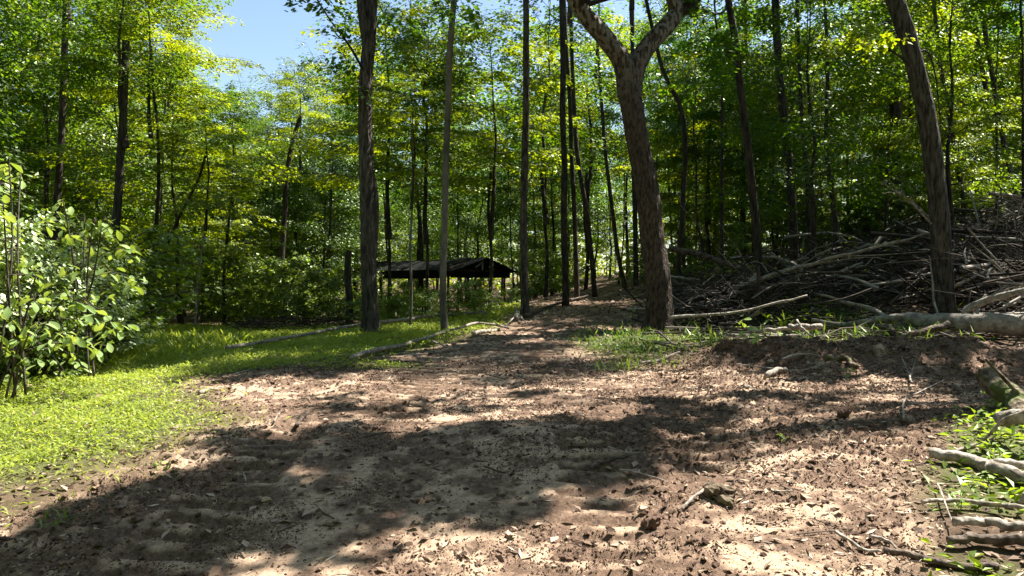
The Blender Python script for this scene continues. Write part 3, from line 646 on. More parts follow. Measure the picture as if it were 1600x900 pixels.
for i in range(3000):
    if n3 >= 24: break
    if try_place('maple', rng.uniform(1040, 1700), rng.uniform(21, 46), rng.uniform(.55, .95), 1.0, int(rng.choice([0, 2, 4]))): n3 += 1
print('trees', n)
# unseen trees added behind and beside the camera to block sky light
m_ = 0
for i in range(2500):
    if m_ >= 84: break
    a = rng.uniform(0, 2*PI); r = rng.uniform(6.5, 24); x = r*math.sin(a); y = r*math.cos(a)
    if y > -2 and abs(x) < y*.85+7: continue
    if -2 < x < 15 and 2 < y < 16 : continue
    if any((p-x)**2+(q-y)**2 < 6 for p, q in placed): continue
    placed.append((x, y)); m_ += 1; kd = 'canopy' if rng.random() < .5 else 'maple'
    put_tree(kd, m_, x, y, rng.uniform(.9, 1.3), rng.uniform(0, 6.28), 'sky_blocking_tree', 'unseen leafy tree added to block sky light outside the picture', 'tree', 'sky blocking trees added around the clearing outside the picture')
# mass of far woods behind everything
g = Geo(); N = 52000
d = rng.uniform(76, 120, N); px = rng.uniform(-350, 1950, N); x = (px-800)/F*d
hz = macro(x, d); top = 9+8*fbm(px*.02, d*.05, 50, 3)
top = np.minimum(top, np.array([max_top(a, b) for a, b in zip(px, d)])-hz)
pos = np.stack([x, d, hz+np.maximum(top, 1)*rng.random(N)], 1)
dd = rng.normal(0, 1, (N, 3)); dd[:, 2] *= .4; nr = rng.normal(0, .5, (N, 3)); nr[:, 2] += 1
leaves(g, rng, pos, dd, nr, rng.uniform(.4, .9, N), rng.uniform(.3, .6, N))
o = link('far_woods', g.mesh('far_woods', M['maple'])); tag(o, 'far green woodland closing the view behind all the trees', 'woods', kind='stuff')

# understory shrubs and saplings
ns = 0
UW = [(150, 'below the broad leafy shrub at left'), (330, 'at the left rim of the grass clearing'), (540, 'along the back of the grass clearing'), (680, 'around the foot of the big dark tree'), (830, 'under the shelter edge'), (1000, 'beside the path crest'), (1250, 'behind the near brush pile'), (9999, 'on the slope behind the brush at right')]
for i in range(4000):
    if ns >= 190: break
    px = rng.uniform(-60, 1660); d = 12+26*rng.random()**1.2; x = (px-800)/F*d
    if soil_mask(np.array([x]), np.array([d]))[0] > .1 or (x > 1.2 and d < 14.5): continue
    if px < 560 and d < (13.5 if px < 240 else 18.5): continue
    if 540 <= px < 830 and (d < 15.5 or 29 < d < 33): continue
    if 540 <= px < 830 and 20 < d < 29 and rng.random() < .5: continue
    if px > 1030 and d < 22: continue
    wds = next(t for l_, t in UW if px < l_); far = 'nearer' if d < 22 else 'farther'
    put_tree('shrub', int(rng.integers(0, 4)), x, d, rng.uniform(.6, 1.3)*(.5 if 540 < px < 830 and d < 30 else 1), rng.uniform(0, 6.28), 'understory_shrub', f'small understory sapling {wds}, {far} row', 'shrub', f'small saplings {wds}, {far} row')
    ns += 1

for i in range(0, 9, 2):
    d = rng.uniform(9.2, 11.5); px = -70+i*27; x = (px-800)/F*d
    put_tree('shrub', i, x, d, rng.uniform(.7, .95), rng.uniform(0, 6.28), 'understory_shrub', 'waist high small leaved shrub behind the broad leaved shrubs, '+ORD[i//2], 'shrub', 'waist high shrubs at the left edge')
for i in range(3): V.setdefault('bush', []).append(make_tree_meshes(700+i, 2.3, .10, 1.05, .016, 20, 2300, .085, M['bigleaf'], M['bark'], .10, up=.5, wl=.5))
for i, (px, d, sc, wd) in enumerate(((-45, 8.2, .95, 'cut by the left edge'), (20, 8.6, .85, 'at the far left'), (75, 8.9, .72, 'second from left'), (125, 9.4, .62, 'third from left'), (170, 10.0, .5, 'rightmost and smallest'))):
    put_tree('bush', i, (px-800)/F*d, d, sc, i*1.3, 'pale_bush', 'pale leaved bush mingling with the broad leaved shrubs, '+wd, 'shrub')
for i in range(26):
    d = rng.uniform(8.2, 12.5); px = rng.uniform(-60, 60+max(0, d-8)*48); x = (px-800)/F*d
    put_tree('shrub', i, x, d, rng.uniform(.38, .72), rng.uniform(0, 6.28), 'understory_shrub', 'knee high leafy shrub in the thicket at the foot of the broad leaved shrubs', 'shrub', 'knee high shrubs in the thicket at the left edge')
# ------------------------------------------------------------------ broad leaved shrub, front left
def leaf_mesh(seed, L=.115, W=.058):
    rng = np.random.default_rng(seed); g = Geo()
    st = np.array([0, .12, .3, .5, .7, .88, 1.0]); wd = np.array([.06, .35, .72, .98, 1.0, .62, .04])*W/2
    bend = rng.uniform(.25, .6)
    v = []
    for s, wv in zip(st, wd):
        zc = -bend*L*s*s*.5
        v += [(-wv, s*L, zc+wv*.28), (0, s*L, zc), (wv, s*L, zc+wv*.28+rng.normal(0, .002))]
    q = []
    for i in range(6):
        a = i*3; q += [(a, a+1, a+4, a+3), (a+1, a+2, a+5, a+4)]
    g.add(v, q, None, .5); return g.mesh('leaf', M['bigleaf'], True)
LM = [leaf_mesh(i) for i in range(4)]
def big_shrub(label, base, depth, clusters, seed, nper):
    rng = np.random.default_rng(seed)
    b = P(*base, depth); root = thing('broad_leaved_shrub', label, 'shrub', (b.x, depth, H(b.x, depth)-.03)); org = root.location.copy()
    cl = [P(px, py, depth+rng.uniform(-.5, .8))-org for px, py in clusters]
    # main stems: reach clusters from a few arching stems
    stems = []
    order = sorted(range(len(cl)), key=lambda i: cl[i].x)
    ng = max(3, len(cl)//5)
    for k in range(ng):
        grp = order[k*len(cl)//ng:(k+1)*len(cl)//ng]
        tip = max((cl[i] for i in grp), key=lambda v: v.z)
        cp = catmull([Vector((rng.normal(0, .12), rng.normal(0, .12), 0)), Vector((tip.x*.35, tip.y*.4, tip.z*.6)), Vector((tip.x*.85, tip.y*.9, tip.z*1.02)), tip], 14)
        g = Geo(); tube(g, cp, np.linspace(.014, .004, 14), 6)
        s = link('stem', g.mesh('stem', M['bark'], True), root)
        tw = Geo()
        for i in grp:
            j = min(range(5, 14), key=lambda j: (Vector(cp[j])-cl[i]).length)
            a = Vector(cp[j]); mid = (a+cl[i])/2+Vector((0, 0, .08))
            tube(tw, catmull([a, mid, cl[i]], 6), np.linspace(.005, .0025, 6), 4)
        link('twigs', tw.mesh('twigs', M['bark'], True), root)['kind'] = 'stuff'
    for c in cl:
        for j in range(nper):
            a = j*2*PI/nper+rng.normal(0, .3)
            o = link('leaf', LM[int(rng.integers(0, 4))], root, c+Vector((rng.normal(0, .06), rng.normal(0, .06), rng.normal(0, .045))))
            o.rotation_euler = (rng.uniform(-.95, -.15), rng.normal(0, .35), a); k = rng.uniform(.6, 1.25); o.scale = (k, k, k)
big_shrub('leafy shrub with broad drooping pale leaves at the left edge', (20, 600), 7.2,
    [(12, 262), (30, 275), (5, 330), (18, 350), (-10, 300), (45, 405), (28, 428), (60, 440), (25, 470), (10, 500), (95, 455), (80, 480), (115, 470), (130, 500), (150, 490), (165, 510), (60, 510), (185, 515), (100, 530), (40, 535), (145, 545), (20, 560), (75, 560), (-15, 400), (-20, 450), (115, 560), (-10, 530), (45, 500), (85, 530), (165, 540), (125, 530), (55, 470), (20, 585), (60, 590), (105, 585)], 1, 8)
big_shrub('broad leaved shrub reaching right in front of the left trunks', (130, 560), 8.4,
    [(95, 325), (82, 345), (110, 350), (100, 370), (125, 372), (130, 345), (150, 352), (168, 350), (178, 368), (150, 390), (120, 398), (195, 388), (208, 395), (75, 390), (165, 418), (140, 425), (118, 430), (192, 430), (212, 440), (105, 425), (175, 455), (150, 460)], 2, 9)

from collections import defaultdict
grp_ = defaultdict(list)
for o in COL.objects:
    if o.get('category') in ('tree', 'shrub') and o.get('group') and 'outside' not in o['group']: grp_[o['group']].append(o)
for k, m in grp_.items():
    if 1 < len(m) <= 10:
        m.sort(key=lambda o: o.location.x/o.location.y)
        for i, o in enumerate(m): o['label'] = o['label']+', '+ORD[i]
# ------------------------------------------------------------------ grass and ground cover
rng = np.random.default_rng(11)
def scatter(n, x0, x1, y0, y1, dens, pw=1.0):
    m = n; x = rng.uniform(x0, x1, m); y = y0+(y1-y0)*rng.random(m)**pw
    k = rng.random(m) < dens(x, y); return x[k], y[k]
def blades(name, label, n, x0, x1, y0, y1, dens, L, W, hgt, mat, pw=1.5, el=(.1, 1.0), cat='grass'):
    x, y = scatter(n, x0, x1, y0, y1, dens, pw)
    g = Geo(); N = len(x); z = Hs(x, y)
    k = 1+np.maximum(y-7, 0)*.06
    a = rng.uniform(0, 2*PI, N); e = rng.uniform(*el, N)
    d = np.stack([np.cos(a)*np.cos(e), np.sin(a)*np.cos(e), np.sin(e)], 1)
    hump = fbm(x*2.3, y*2.3, 123, 3)
    c = np.stack([x, y, z+hgt*rng.random(N)*k*(hump*1.6)], 1)
    nr = rng.normal(0, .35, (N, 3)); nr[:, 2] += 1
    s = rng.uniform(.6, 1.3, N)*k
    leaves(g, rng, c, d, nr, L*s, W*s, .05, .25, np.clip(rng.normal(.35, .2, N)+.5*(fbm(x*1.1, y*1.1, 99, 3)-.35), 0, 1))
    o = link(name, g.mesh(name, mat)); tag(o, label, cat, kind='stuff')
    return N
nb = blades('ground_cover', 'bright green low grass covering the left of the clearing', 430000, -13, .3, 3.2, 22, lambda x, y: green_mask(x, y)**1.5*.95*(x < 1), .055, .012, .06, M['grass'])
nb += blades('tall_grass', 'taller grass and weeds in front of the left shrub', 9000, -8.5, -4.2, 9.2, 13, lambda x, y: sst(-4.2, -5.2, x)*.9, .15, .022, .10, M['grass'], 1, (.5, 1.4))
M['tuft'] = mat_leaf('tuft_grass', (.05, .10, .02), (.13, .20, .035), (.14, .26, .015), (.34, .46, .04), .06, 0, .4)
nb += blades('path_edge_grass', 'green grass tufts around the foot of the forked tree', 9000, .6, 3.6, 8.8, 13.8, lambda x, y: np.exp(-(((x-1.8)/.85)**2+((y-10.9)/1.7)**2)**2)*sst(.38, .55, fbm(x*2.2, y*2.2, 210, 3))*.7, .09, .014, .06, M['tuft'], 1, (.3, 1.4))
nb += blades('weed_patch', 'leafy green weeds among sticks at the lower right', 10000, 1.8, 6.5, 3.2, 8.2, lambda x, y: green_mask(x, y)*.8, .075, .032, .10, M['shrub'], 1, (.0, .9), 'weeds')
nb += blades('brush_edge_grass', 'grass growing between the fork tree and the fallen log', 1700, 2.6, 7.4, 10.2, 13.5, lambda x, y: sst(.46, .6, fbm(x*.9, y*.9, 200, 3))*.9, .20, .015, .05, M['tuft'], 1, (.5, 1.4))
nb += blades('brush_weeds', 'green weeds growing up through the brush pile', 7000, 3.5, 14, 10.5, 24, lambda x, y: (x > 2.6+.12*y)*(y > 12)*sst(.45, .6, fbm(x*.8, y*.8, 220, 3)), .09, .035, .40, M['shrub'], 1, (.0, .9), 'weeds')
print('blades', nb)
# single tufts and small plants one can pick out
def tuft(name, label, px, py, n, L, W, mat, el, cat='plant', sp=.05):
    x, y = G(px, py); root = Geo(); a = rng.uniform(0, 2*PI, n); e = rng.uniform(*el, n)
    d = np.stack([np.cos(a)*np.cos(e), np.sin(a)*np.cos(e), np.sin(e)], 1)
    c = np.stack([rng.normal(0, sp, n), rng.normal(0, sp, n), np.zeros(n)], 1)
    for k in range(n):
        LL = L*rng.uniform(.6, 1.1); p0 = c[k]; p1 = p0+d[k]*LL*.55; p2 = p1+(d[k]+np.array([d[k][0]*.8, d[k][1]*.8, -.55]))*LL*.45
        s = np.array([-math.sin(a[k]), math.cos(a[k]), 0])*W/2
        root.add([p0-s*.6, p0+s*.6, p1+s, p1-s, p2], [(0, 1, 2, 3)], [(3, 2, 4)], .6+.4*rng.random())
    o = link(name, root.mesh(name, mat)); o.location = (x, y, H(x, y)-.01); tag(o, label, cat)
tuft('grass_tuft', 'bright arching grass tuft lit by sun right of the forked tree', 1222, 517, 26, .50, .022, M['tuft'], (.7, 1.4), 'grass')
tuft('grass_tuft', 'grass tuft in shade close right of the forked trunk', 1088, 515, 24, .42, .018, M['tuft'], (.7, 1.4), 'grass')
tuft('grass_tuft', 'bright green grass tuft at the path edge below the forked tree', 968, 578, 60, .26, .014, M['tuft'], (.3, 1.3), 'grass', .16)
tuft('grass_tuft', 'thin bright tuft in the shaded dirt at lower left', 252, 738, 22, .16, .010, M['tuft'], (.4, 1.3), 'grass', .06)
tuft('grass_tuft', 'small green tuft in the dirt by the left shadow edge', 85, 818, 20, .12, .012, M['tuft'], (.3, 1.2), 'grass', .06)
tuft('grass_tuft', 'lone green tuft in the shadow on the middle of the dirt', 900, 682, 26, .10, .012, M['tuft'], (.3, 1.2), 'grass', .09)
def seedling(label, px, py, h, n, L, seed):
    rr = np.random.default_rng(seed); x, y = G(px, py)
    root = thing('seedling', label, 'plant', (x, y, H(x, y)-.01)); g = Geo()
    cp = catmull([(0, 0, 0), (rr.normal(0, .02), 0, h*.5), (rr.normal(0, .04), rr.normal(0, .03), h)], 8); tube(g, cp, np.linspace(.006, .002, 8), 5)
    link('stem', g.mesh('stem', M['bark']), root)
    for i in range(n):
        t = .35+.65*(i+1)/n; c = cp[min(7, int(t*7))]
        o = link('leaf', LM[i % 4], root, Vector(c)); k = L/.115*rr.uniform(.7, 1.1); o.scale = (k, k, k); o.rotation_euler = (rr.uniform(-.5, .3), rr.normal(0, .3), i*2.4)
seedling('young seedling with upright leafy stem left of the forked trunk', 988, 520, .75, 14, .10, 1)
seedling('bright yellow green seedling in the weeds right of the forked tree', 1162, 532, .40, 10, .16, 2)
seedling('low pale leaved seedling at the edge of the soil ridge', 1178, 548, .22, 8, .15, 3)
seedling('small seedling growing at the foot of the soil ridge', 1330, 590, .12, 5, .10, 4)
seedling('tiny seedling on the sunlit dirt at right', 1228, 690, .08, 6, .06, 5)
for i in range(16):
    x = rng.uniform(2.2, 5.5); y = rng.uniform(3.5, 7.6)
    if x < np.interp(y, REY, REX)+.0: x = float(np.interp(y, REY, REX))+rng.uniform(.0, .9)
    rr = np.random.default_rng(60+i); h = rr.uniform(.08, .22)
    root = thing('weed', 'small leafy weed among the sticks at lower right', 'plant', (x, y, H(x, y)-.01), 'leafy weeds at lower right'); g = Geo()
    tube(g, catmull([(0, 0, 0), (.01, 0, h*.5), (rr.normal(0, .03), 0, h)], 5), np.linspace(.004, .002, 5), 4); link('stem', g.mesh('stem', M['shrub']), root)
    for k in range(7):
        o = link('leaf', LM[k % 4], root, (0, 0, h*(.4+.6*k/7))); q = rr.uniform(.3, .55); o.scale = (q, q, q); o.rotation_euler = (rr.uniform(-.5, .2), 0, k*2.4)
# ------------------------------------------------------------------ litter, clods and chips
def litter(name, label, n, x0, x1, y0, y1, dens, L, W, mat, pw=1.4, tilt=.35, lift=.006):
    x, y = scatter(n, x0, x1, y0, y1, dens, pw); N = len(x); z = Hs(x, y)+lift
    a = rng.uniform(0, 2*PI, N); d = np.stack([np.cos(a), np.sin(a), rng.normal(0, .15, N)], 1)
    nr = rng.normal(0, tilt, (N, 3)); nr[:, 2] += 1; g = Geo(); s = (.35+1.5*rng.random(N)**2.2)*(1+np.maximum(y-8, 0)*.05)
    leaves(g, rng, np.stack([x, y, z], 1), d, nr, L*s, W*s, .25, -.1)
    o = link(name, g.mesh(name, mat)); tag(o, label, 'litter', kind='stuff'); return N
nl = litter('leaf_litter', 'dead brown leaves scattered over the dirt and forest floor', 75000, -9, 12, 3, 26, lambda x, y: .35+.5*(1-soil_mask(x, y))+.3*sst(.9, 2, x), .05, .028, M['litter'])
nl += litter('wood_chips', 'pale splinters and bark chips strewn on the dirt', 17000, -4, 6.5, 3, 11, lambda x, y: .08+.55*sst(.8, 1.8, x)+.4*np.exp(-((y-9)/1)**2), .055, .010, M['chip'], 1.3, .25, .008)
def clods(n):
    x, y = scatter(n, -3.6, 7.0, 3, 12, lambda x, y: soil_mask(x, y)*(.10+.9*np.clip(np.exp(-((x-.95-.10*(y-4.5))/.22)**2)*(y < 7.5)+np.exp(-((y-9.5+(x-2.5)*.12)/.8)**2)*(x > 1.6)+.45*sst(.45, .65, fbm(x*.9, y*.9, 21, 3))+.35*(x-.1*(y-4) > 1.5)+.6*np.exp(-((x-np.interp(y, LEY, LEX)-.3)/.4)**2), 0, 1)), 1.25)
    N = len(x); z = Hs(x, y); b = np.array([(1, 0, 0), (0, 1, 0), (-1, 0, 0), (0, -1, 0), (0, 0, .8), (.6, .6, .55), (-.6, .6, .55), (-.6, -.6, .55), (.6, -.6, .55)], float)
    r = .0035+.022*rng.random(N)**5; r = r*(1+1.6*np.exp(-((y-9.5+(x-2.5)*.12)/.7)**2)*(x > 1.6)*rng.random(N)**3)
    v = b[None]*(1+rng.normal(0, .25, (N, 9, 1)))*r[:, None, None]*np.array([1, 1, .85])
    a = rng.uniform(0, 2*PI, N); ca, sa = np.cos(a)[:, None], np.sin(a)[:, None]
    vx = v[:, :, 0]*ca-v[:, :, 1]*sa; vy = v[:, :, 0]*sa+v[:, :, 1]*ca
    v = np.stack([vx+x[:, None], vy+y[:, None], v[:, :, 2]+z[:, None]], 2).reshape(-1, 3)
    f = np.array([(0, 5, 4), (5, 1, 4), (1, 6, 4), (6, 2, 4), (2, 7, 4), (7, 3, 4), (3, 8, 4), (8, 0, 4), (0, 1, 5), (1, 2, 6), (2, 3, 7), (3, 0, 8)])
    t = (f[None]+(np.arange(N)*9)[:, None, None]).reshape(-1, 3)
    g = Geo(); g.add(v, None, t, np.repeat(rng.random(N)**1.3, 12)); o = link('soil_clods', g.mesh('soil_clods', M['clod'])); tag(o, 'small crumbled clods of soil on the bare dirt', 'soil', kind='stuff'); return N
nc = clods(70000); print('litter', nl, 'clods', nc)
def crumbs(n):
    def dn(x, y): return np.clip(soil_mask(x, y)*(.12+1.1*sst(.42, .62, fbm(x*2.1, y*2.6, 301, 4))+.3*(x > 1.6)), 0, 1)
    x, y = scatter(n, -3.6, 6.0, 3, 9.5, dn, 1.3); N = len(x); z = Hs(x, y)
    r = (.003+.0075*rng.random(N)**2)*(1+np.maximum(y-5, 0)*.12); a = rng.uniform(0, 2*PI, N)
    v = []
    for k in range(3): v.append(np.stack([x+r*np.cos(a+k*2.1)*rng.uniform(.6, 1.7, N), y+r*np.sin(a+k*2.1), z-.001], 1))
    v.append(np.stack([x+r*rng.normal(0, .3, N), y+r*rng.normal(0, .3, N), z+r*rng.uniform(.4, 1.3, N)], 1))
    v = np.stack(v, 1).reshape(-1, 3); t = (np.array([(0, 1, 3), (1, 2, 3), (2, 0, 3)])[None]+(np.arange(N)*4)[:, None, None]).reshape(-1, 3)
    g = Geo(); g.add(v, None, t, np.repeat(rng.random(N)**1.2, 3)); o = link('soil_crumbs', g.mesh('soil_crumbs', M['clod'])); tag(o, 'fine dark crumbs of earth and bark strewn on the sand', 'soil', kind='stuff'); return N
print('crumbs', crumbs(260000))
def clod(label, px, py, r, seed, mat, sz=(1, 1, .8), tip=0, cat='clod', name='soil_clod'):
    x, y = G(px, py); th = np.linspace(0, 2*PI, 25)[:-1]; g = Geo(); n = 12; v = []
    for i in range(n+1):
        ph = PI*i/n
        for t in th:
            p = np.array([math.sin(ph)*math.cos(t), math.sin(ph)*math.sin(t), math.cos(ph)])
            k = 1+.75*(float(vn(p[0]*1.6+5+p[2], p[1]*1.6+9+seed, seed))-.5)+.45*(float(vn(p[0]*4.5+9, p[1]*4.5+p[2]*4.5, seed+4))-.5)
            v.append(p*k*r*np.array(sz)+np.array([0, 0, r*sz[2]*.45]))
    q = [(i*24+j, i*24+(j+1) % 24, (i+1)*24+(j+1) % 24, (i+1)*24+j) for i in range(n) for j in range(24)]
    g.add(v, q, None, .35); o = link(name, g.mesh(name, mat)); o.location = (x, y, H(x, y)); o.rotation_euler = (tip, 0, seed); tag(o, label, cat)
clod('jagged dark clod standing alone on the pale sand', 1016, 828, .058, 1, M['clod'], (1.1, .7, 1.0), .5)
clod('mossy upturned sod clod with a root at the churned strip', 1120, 780, .085, 2, M['moss_wood'], (1.5, .9, .7), .3)
clod('rounded dark clod at right of the sunlit dirt', 1318, 655, .055, 3, M['clod'])
clod('tan stone block lying on the soil ridge crest', 1135, 545, .12, 5, M['clod'], (1.1, .8, .7), .4, 'stone', 'stone')
clod('low brown clod at the lower edge of the dirt', 885, 878, .035, 6, M['clod'])
clod('pale flat stone beside the middle of the shaded dirt', 415, 785, .03, 7, M['chip'], (1.3, 1, .5), 0, 'stone', 'stone')
# ------------------------------------------------------------------ dead wood
def stick(name, label, pix, r0, r1, mat, cat='branch', lift=0, subs=(), sides=9, group=None, ridge=0, n=None, part='wood'):
    """pix: (px,py) lies on the ground; (px,py,d) hangs at depth d"""
    def pt(p, rr):
        if len(p) == 3: return P(*p)
        x, y = G(p[0], p[1]); return Vector((x, y, H(x, y)+rr*.75+lift))
    m = len(pix); pts = [pt(p, r0+(r1-r0)*i/(m-1)) for i, p in enumerate(pix)]
    org = Vector((pts[0].x, pts[0].y, pts[0].z)); sd = hash_(label)
    g = Geo(); k = n or max(12, m*6); cp = catmull([p-org for p in pts], k)
    ar = np.arange(k)*(6.0+m)/k; cp = cp+np.stack([vn(ar, np.full(k, sd*1.), q_)-.5 for q_ in (1, 2, 3)], 1)*min(r0*.9, .035)
    tube(g, cp, np.linspace(r0, r1, k), sides, .09 if r0 < .03 else .03, sd, True, ridge)
    if subs:
        root = thing(name, label, cat, org, group); link(part, g.mesh(part, mat, True), root)
        for (sp, a, b) in subs:
            g2 = Geo(); q = [Vector(cp[int(sp[0]*(k-1))])]+[pt(p, a)-org for p in sp[1:]]
            c2 = catmull(q, max(8, 5*len(q))); tube(g2, c2, np.linspace(a, b, len(c2)), 7, .1, sd+3)
            link('side_branch', g2.mesh('side_branch', mat, True), root)
    else:
        o = link(name, g.mesh(name, mat, True)); o.location = org; tag(o, label, cat, group)
ST = stick
# left of the path
ST('fallen_log', 'long pale fallen log crossing behind the big dark tree', [(355, 557), (430, 543), (500, 528), (560, 517), (620, 511), (690, 503), (760, 497)], .024, .042, M['dead'], 'log', .10, sides=16, n=60)
ST('fallen_branch', 'long fallen branch lying along the left edge of the path', [(548, 573), (590, 561), (632, 548), (680, 534), (728, 519), (750, 514), (795, 521)], .028, .020, M['dead'], 'log', .08, [((.45, (705, 556), (698, 550)), .012, .005)], sides=12, n=50)
ST('fallen_branch', 'thin dark branch lying above the pale one at path edge', [(540, 566), (585, 556), (640, 545)], .018, .01, M['dead_dark'], 'branch', .03)
ST('split_log', 'short bright split log at the left edge of the path', [(738, 526), (760, 522), (780, 517)], .035, .025, M['dead'], 'log', .01)
ST('fallen_branch', 'half buried pale stick at the rim of grass and soil', [(312, 617), (325, 612), (340, 610)], .02, .012, M['dead'])
ST('fallen_branch', 'thick short stick slanting on the dirt near the grass', [(462, 673), (472, 660), (482, 652)], .018, .012, M['dead_dark'], 'stick', .03)
ST('fallen_branch', 'thin upright splinter in the dirt near the grass tongue', [(428, 668), (433, 660), (438, 653)], .008, .004, M['dead'], 'stick', .03)
ST('fallen_branch', 'short stick in the shadow at lower left of the dirt', [(376, 727), (380, 738), (384, 748)], .009, .006, M['dead'], 'stick')
stx, sty = G(806, 503)
ST('broken_stump', 'splintered pale stump with twigs at the left of the path', [(806, 505), (808, 490, sty), (806, 482, sty+.05)], .07, .03, M['dead'], 'stump', 0,
   [((.5, (790, 512)), .02, .006), ((.5, (826, 512)), .018, .006), ((.6, (816, 478, sty)), .015, .004), ((.4, (780, 508), (768, 514)), .012, .004)], sides=12)
ST('fallen_branch', 'dark branch leaning in the shade left of the path crest', [(820, 500), (862, 482), (918, 462, 21)], .05, .02, M['dead_dark'], 'branch', .03)
# right heap
ST('fallen_tree', 'large smooth pale fallen trunk at the right edge', [(1690, 512, 9.71), (1600, 508, 10.30), (1530, 505, 10.76), (1470, 503, 11.23), (1430, 500, 11.58), (1380, 500, 11.93)], .165, .10, M['log'], 'fallen trunk', 0,
   [((.72, (1400, 496, 11.70), (1350, 503, 11.82), (1310, 507, 11.93), (1268, 499, 12.05)), .07, .03), ((.95, (1360, 482, 12.29), (1320, 472, 12.52), (1290, 462, 12.75), (1257, 457, 13.10)), .045, .016),
    ((.42, (1508, 488, 11.00), (1530, 474, 10.88), (1560, 464, 10.65), (1610, 452, 10.30)), .06, .045), ((.42, (1500, 495, 11.00), (1550, 494, 10.88), (1620, 492, 10.76)), .05, .045),
    ((.60, (1459, 470, 11.47), (1457, 440, 11.58), (1452, 400, 11.70)), .022, .008), ((.42, (1528, 478, 10.88), (1540, 460, 10.88)), .03, .012)], sides=26, n=70, part='trunk')
ST('fallen_branch', 'thick brown curved limb under the pale fallen trunk', [(1365, 512, 11.23), (1385, 510, 11.00), (1405, 524, 10.76), (1440, 520, 10.65), (1480, 506, 10.76)], .05, .045, M['dead_dark'], 'branch', sides=14)
ST('fallen_branch', 'pale branch behind the weeds right of the forked tree', [(1046, 497, 12.2), (1100, 492, 12.0), (1160, 486, 11.8), (1220, 472, 11.6), (1262, 461, 11.5)], .028, .014, M['dead'])
ST('fallen_branch', 'long pale branch sweeping up over the middle of the heap', [(1150, 452, 14), (1210, 428, 13.5), (1262, 414, 13.2), (1330, 396, 12.9), (1400, 378, 12.8), (1458, 363, 12.9)], .05, .016, M['dead'], 'branch', 0,
   [((.55, (1380, 398, 12.8), (1456, 392, 13)), .014, .005), ((.75, (1410, 378, 12.8), (1440, 380, 12.9)), .01, .004), ((.35, (1290, 392, 13), (1310, 385, 13)), .01, .004), ((.45, (1350, 402, 12.9), (1400, 408, 12.9)), .012, .004)])
ST('broken_log', 'bright splintered log leaning in the heap by the dark trunk', [(1118, 478, 14.2), (1140, 464, 14.2), (1165, 448, 14.3), (1184, 431, 14.4)], .05, .07, M['dead'], 'log', 0, sides=12, ridge=.02)
ST('fallen_branch', 'dark leaning trunk slanting down from behind the forked tree', [(1046, 388, 17), (1090, 397, 16.6), (1130, 410, 16.2), (1170, 424, 15.8), (1210, 440, 15.5)], .075, .05, M['dead_dark'], 'log', sides=12)
ST('fallen_branch', 'short pale log lying in front of the heap', [(1235, 512, 10.4), (1262, 512, 10.2), (1282, 508, 10.2)], .045, .04, M['dead'], 'log', sides=12)
ST('fallen_branch', 'slim pale stick leaning beside the short pale log', [(1245, 500, 10.2), (1256, 515, 10.0), (1270, 527, 9.9)], .018, .012, M['dead'], 'stick')
ST('fallen_branch', 'pale log end behind the sunlit grass tuft', [(1166, 519, 10.9), (1195, 516, 10.8), (1232, 514, 10.7)], .035, .025, M['dead'], 'log')
ST('fallen_branch', 'grey log half buried in the soil ridge', [(1158, 547, 10.0), (1180, 541, 10.0), (1202, 537, 10.0)], .04, .035, M['dead'], 'log', sides=12)
ST('root', 'curved brown root lying on the soil ridge', [(1288, 565), (1315, 565), (1338, 578)], .045, .03, M['moss_wood'], 'root', .03, sides=14)
ST('root', 'thin pale root arching beside the curved root', [(1222, 574), (1250, 568), (1286, 570)], .016, .01, M['dead'], 'root', .05)
ST('fallen_branch', 'short cut log with pale bark on the dirt at right', [(1198, 595), (1215, 590), (1228, 588)], .032, .028, M['dead'], 'log', .02, sides=12)
ST('fallen_branch', 'small pale stick below the short cut log', [(1164, 611), (1182, 609)], .02, .016, M['dead'], 'stick', .01)
ST('fallen_branch', 'thin long dry stalk across the soil ridge', [(1150, 580), (1200, 585), (1250, 588), (1305, 578)], .009, .005, M['dead'], 'stick', .06)
ST('fallen_branch', 'dark branch at the foot of the grass by the fork tree', [(1000, 536), (1040, 545), (1070, 553)], .018, .012, M['dead_dark'], 'branch', .03)
ST('fallen_branch', 'grey branch at the soil edge below the fork tree', [(1000, 575), (1030, 566), (1062, 556)], .018, .010, M['dead'], 'branch', .03)
ST('fallen_branch', 'forked twig standing on the shaded soil at right', [(1425, 610), (1420, 590), (1408, 568)], .012, .006, M['dead'], 'twig', .05, [((.4, (1432, 572)), .006, .003), ((.7, (1400, 572)), .005, .002)])
ST('fallen_branch', 'long thin bent twig near the right weeds', [(1412, 660), (1414, 640), (1440, 622), (1475, 602)], .010, .005, M['dead'], 'twig', .05)
ST('rotten_stump', 'mossy broken stump with upright splinter at right edge', [(1600, 655, 5.9), (1588, 630, 6.1), (1570, 610, 6.3), (1545, 590, 6.6)], .07, .10, M['moss_wood'], 'stump', 0,
   [((.5, (1590, 615, 6.1), (1540, 561, 6.3)), .03, .014), ((.8, (1530, 585, 6.5)), .04, .02)], sides=18, ridge=.02, n=40)
ST('fallen_log', 'tan log end sticking in from the right edge', [(1562, 655, 5.5), (1600, 650, 5.3), (1680, 655, 5.0)], .055, .06, M['dead'], 'log', sides=16)
ST('fallen_log', 'thick bent log lying in the lower right weeds', [(1452, 722), (1480, 728), (1520, 733), (1560, 752), (1605, 764), (1660, 770)], .035, .05, M['dead'], 'log', .02, sides=16, n=40)
ST('fallen_log', 'smaller log behind the thick bent one at lower right', [(1545, 742), (1580, 746), (1640, 752)], .022, .03, M['dead'], 'log', .06)
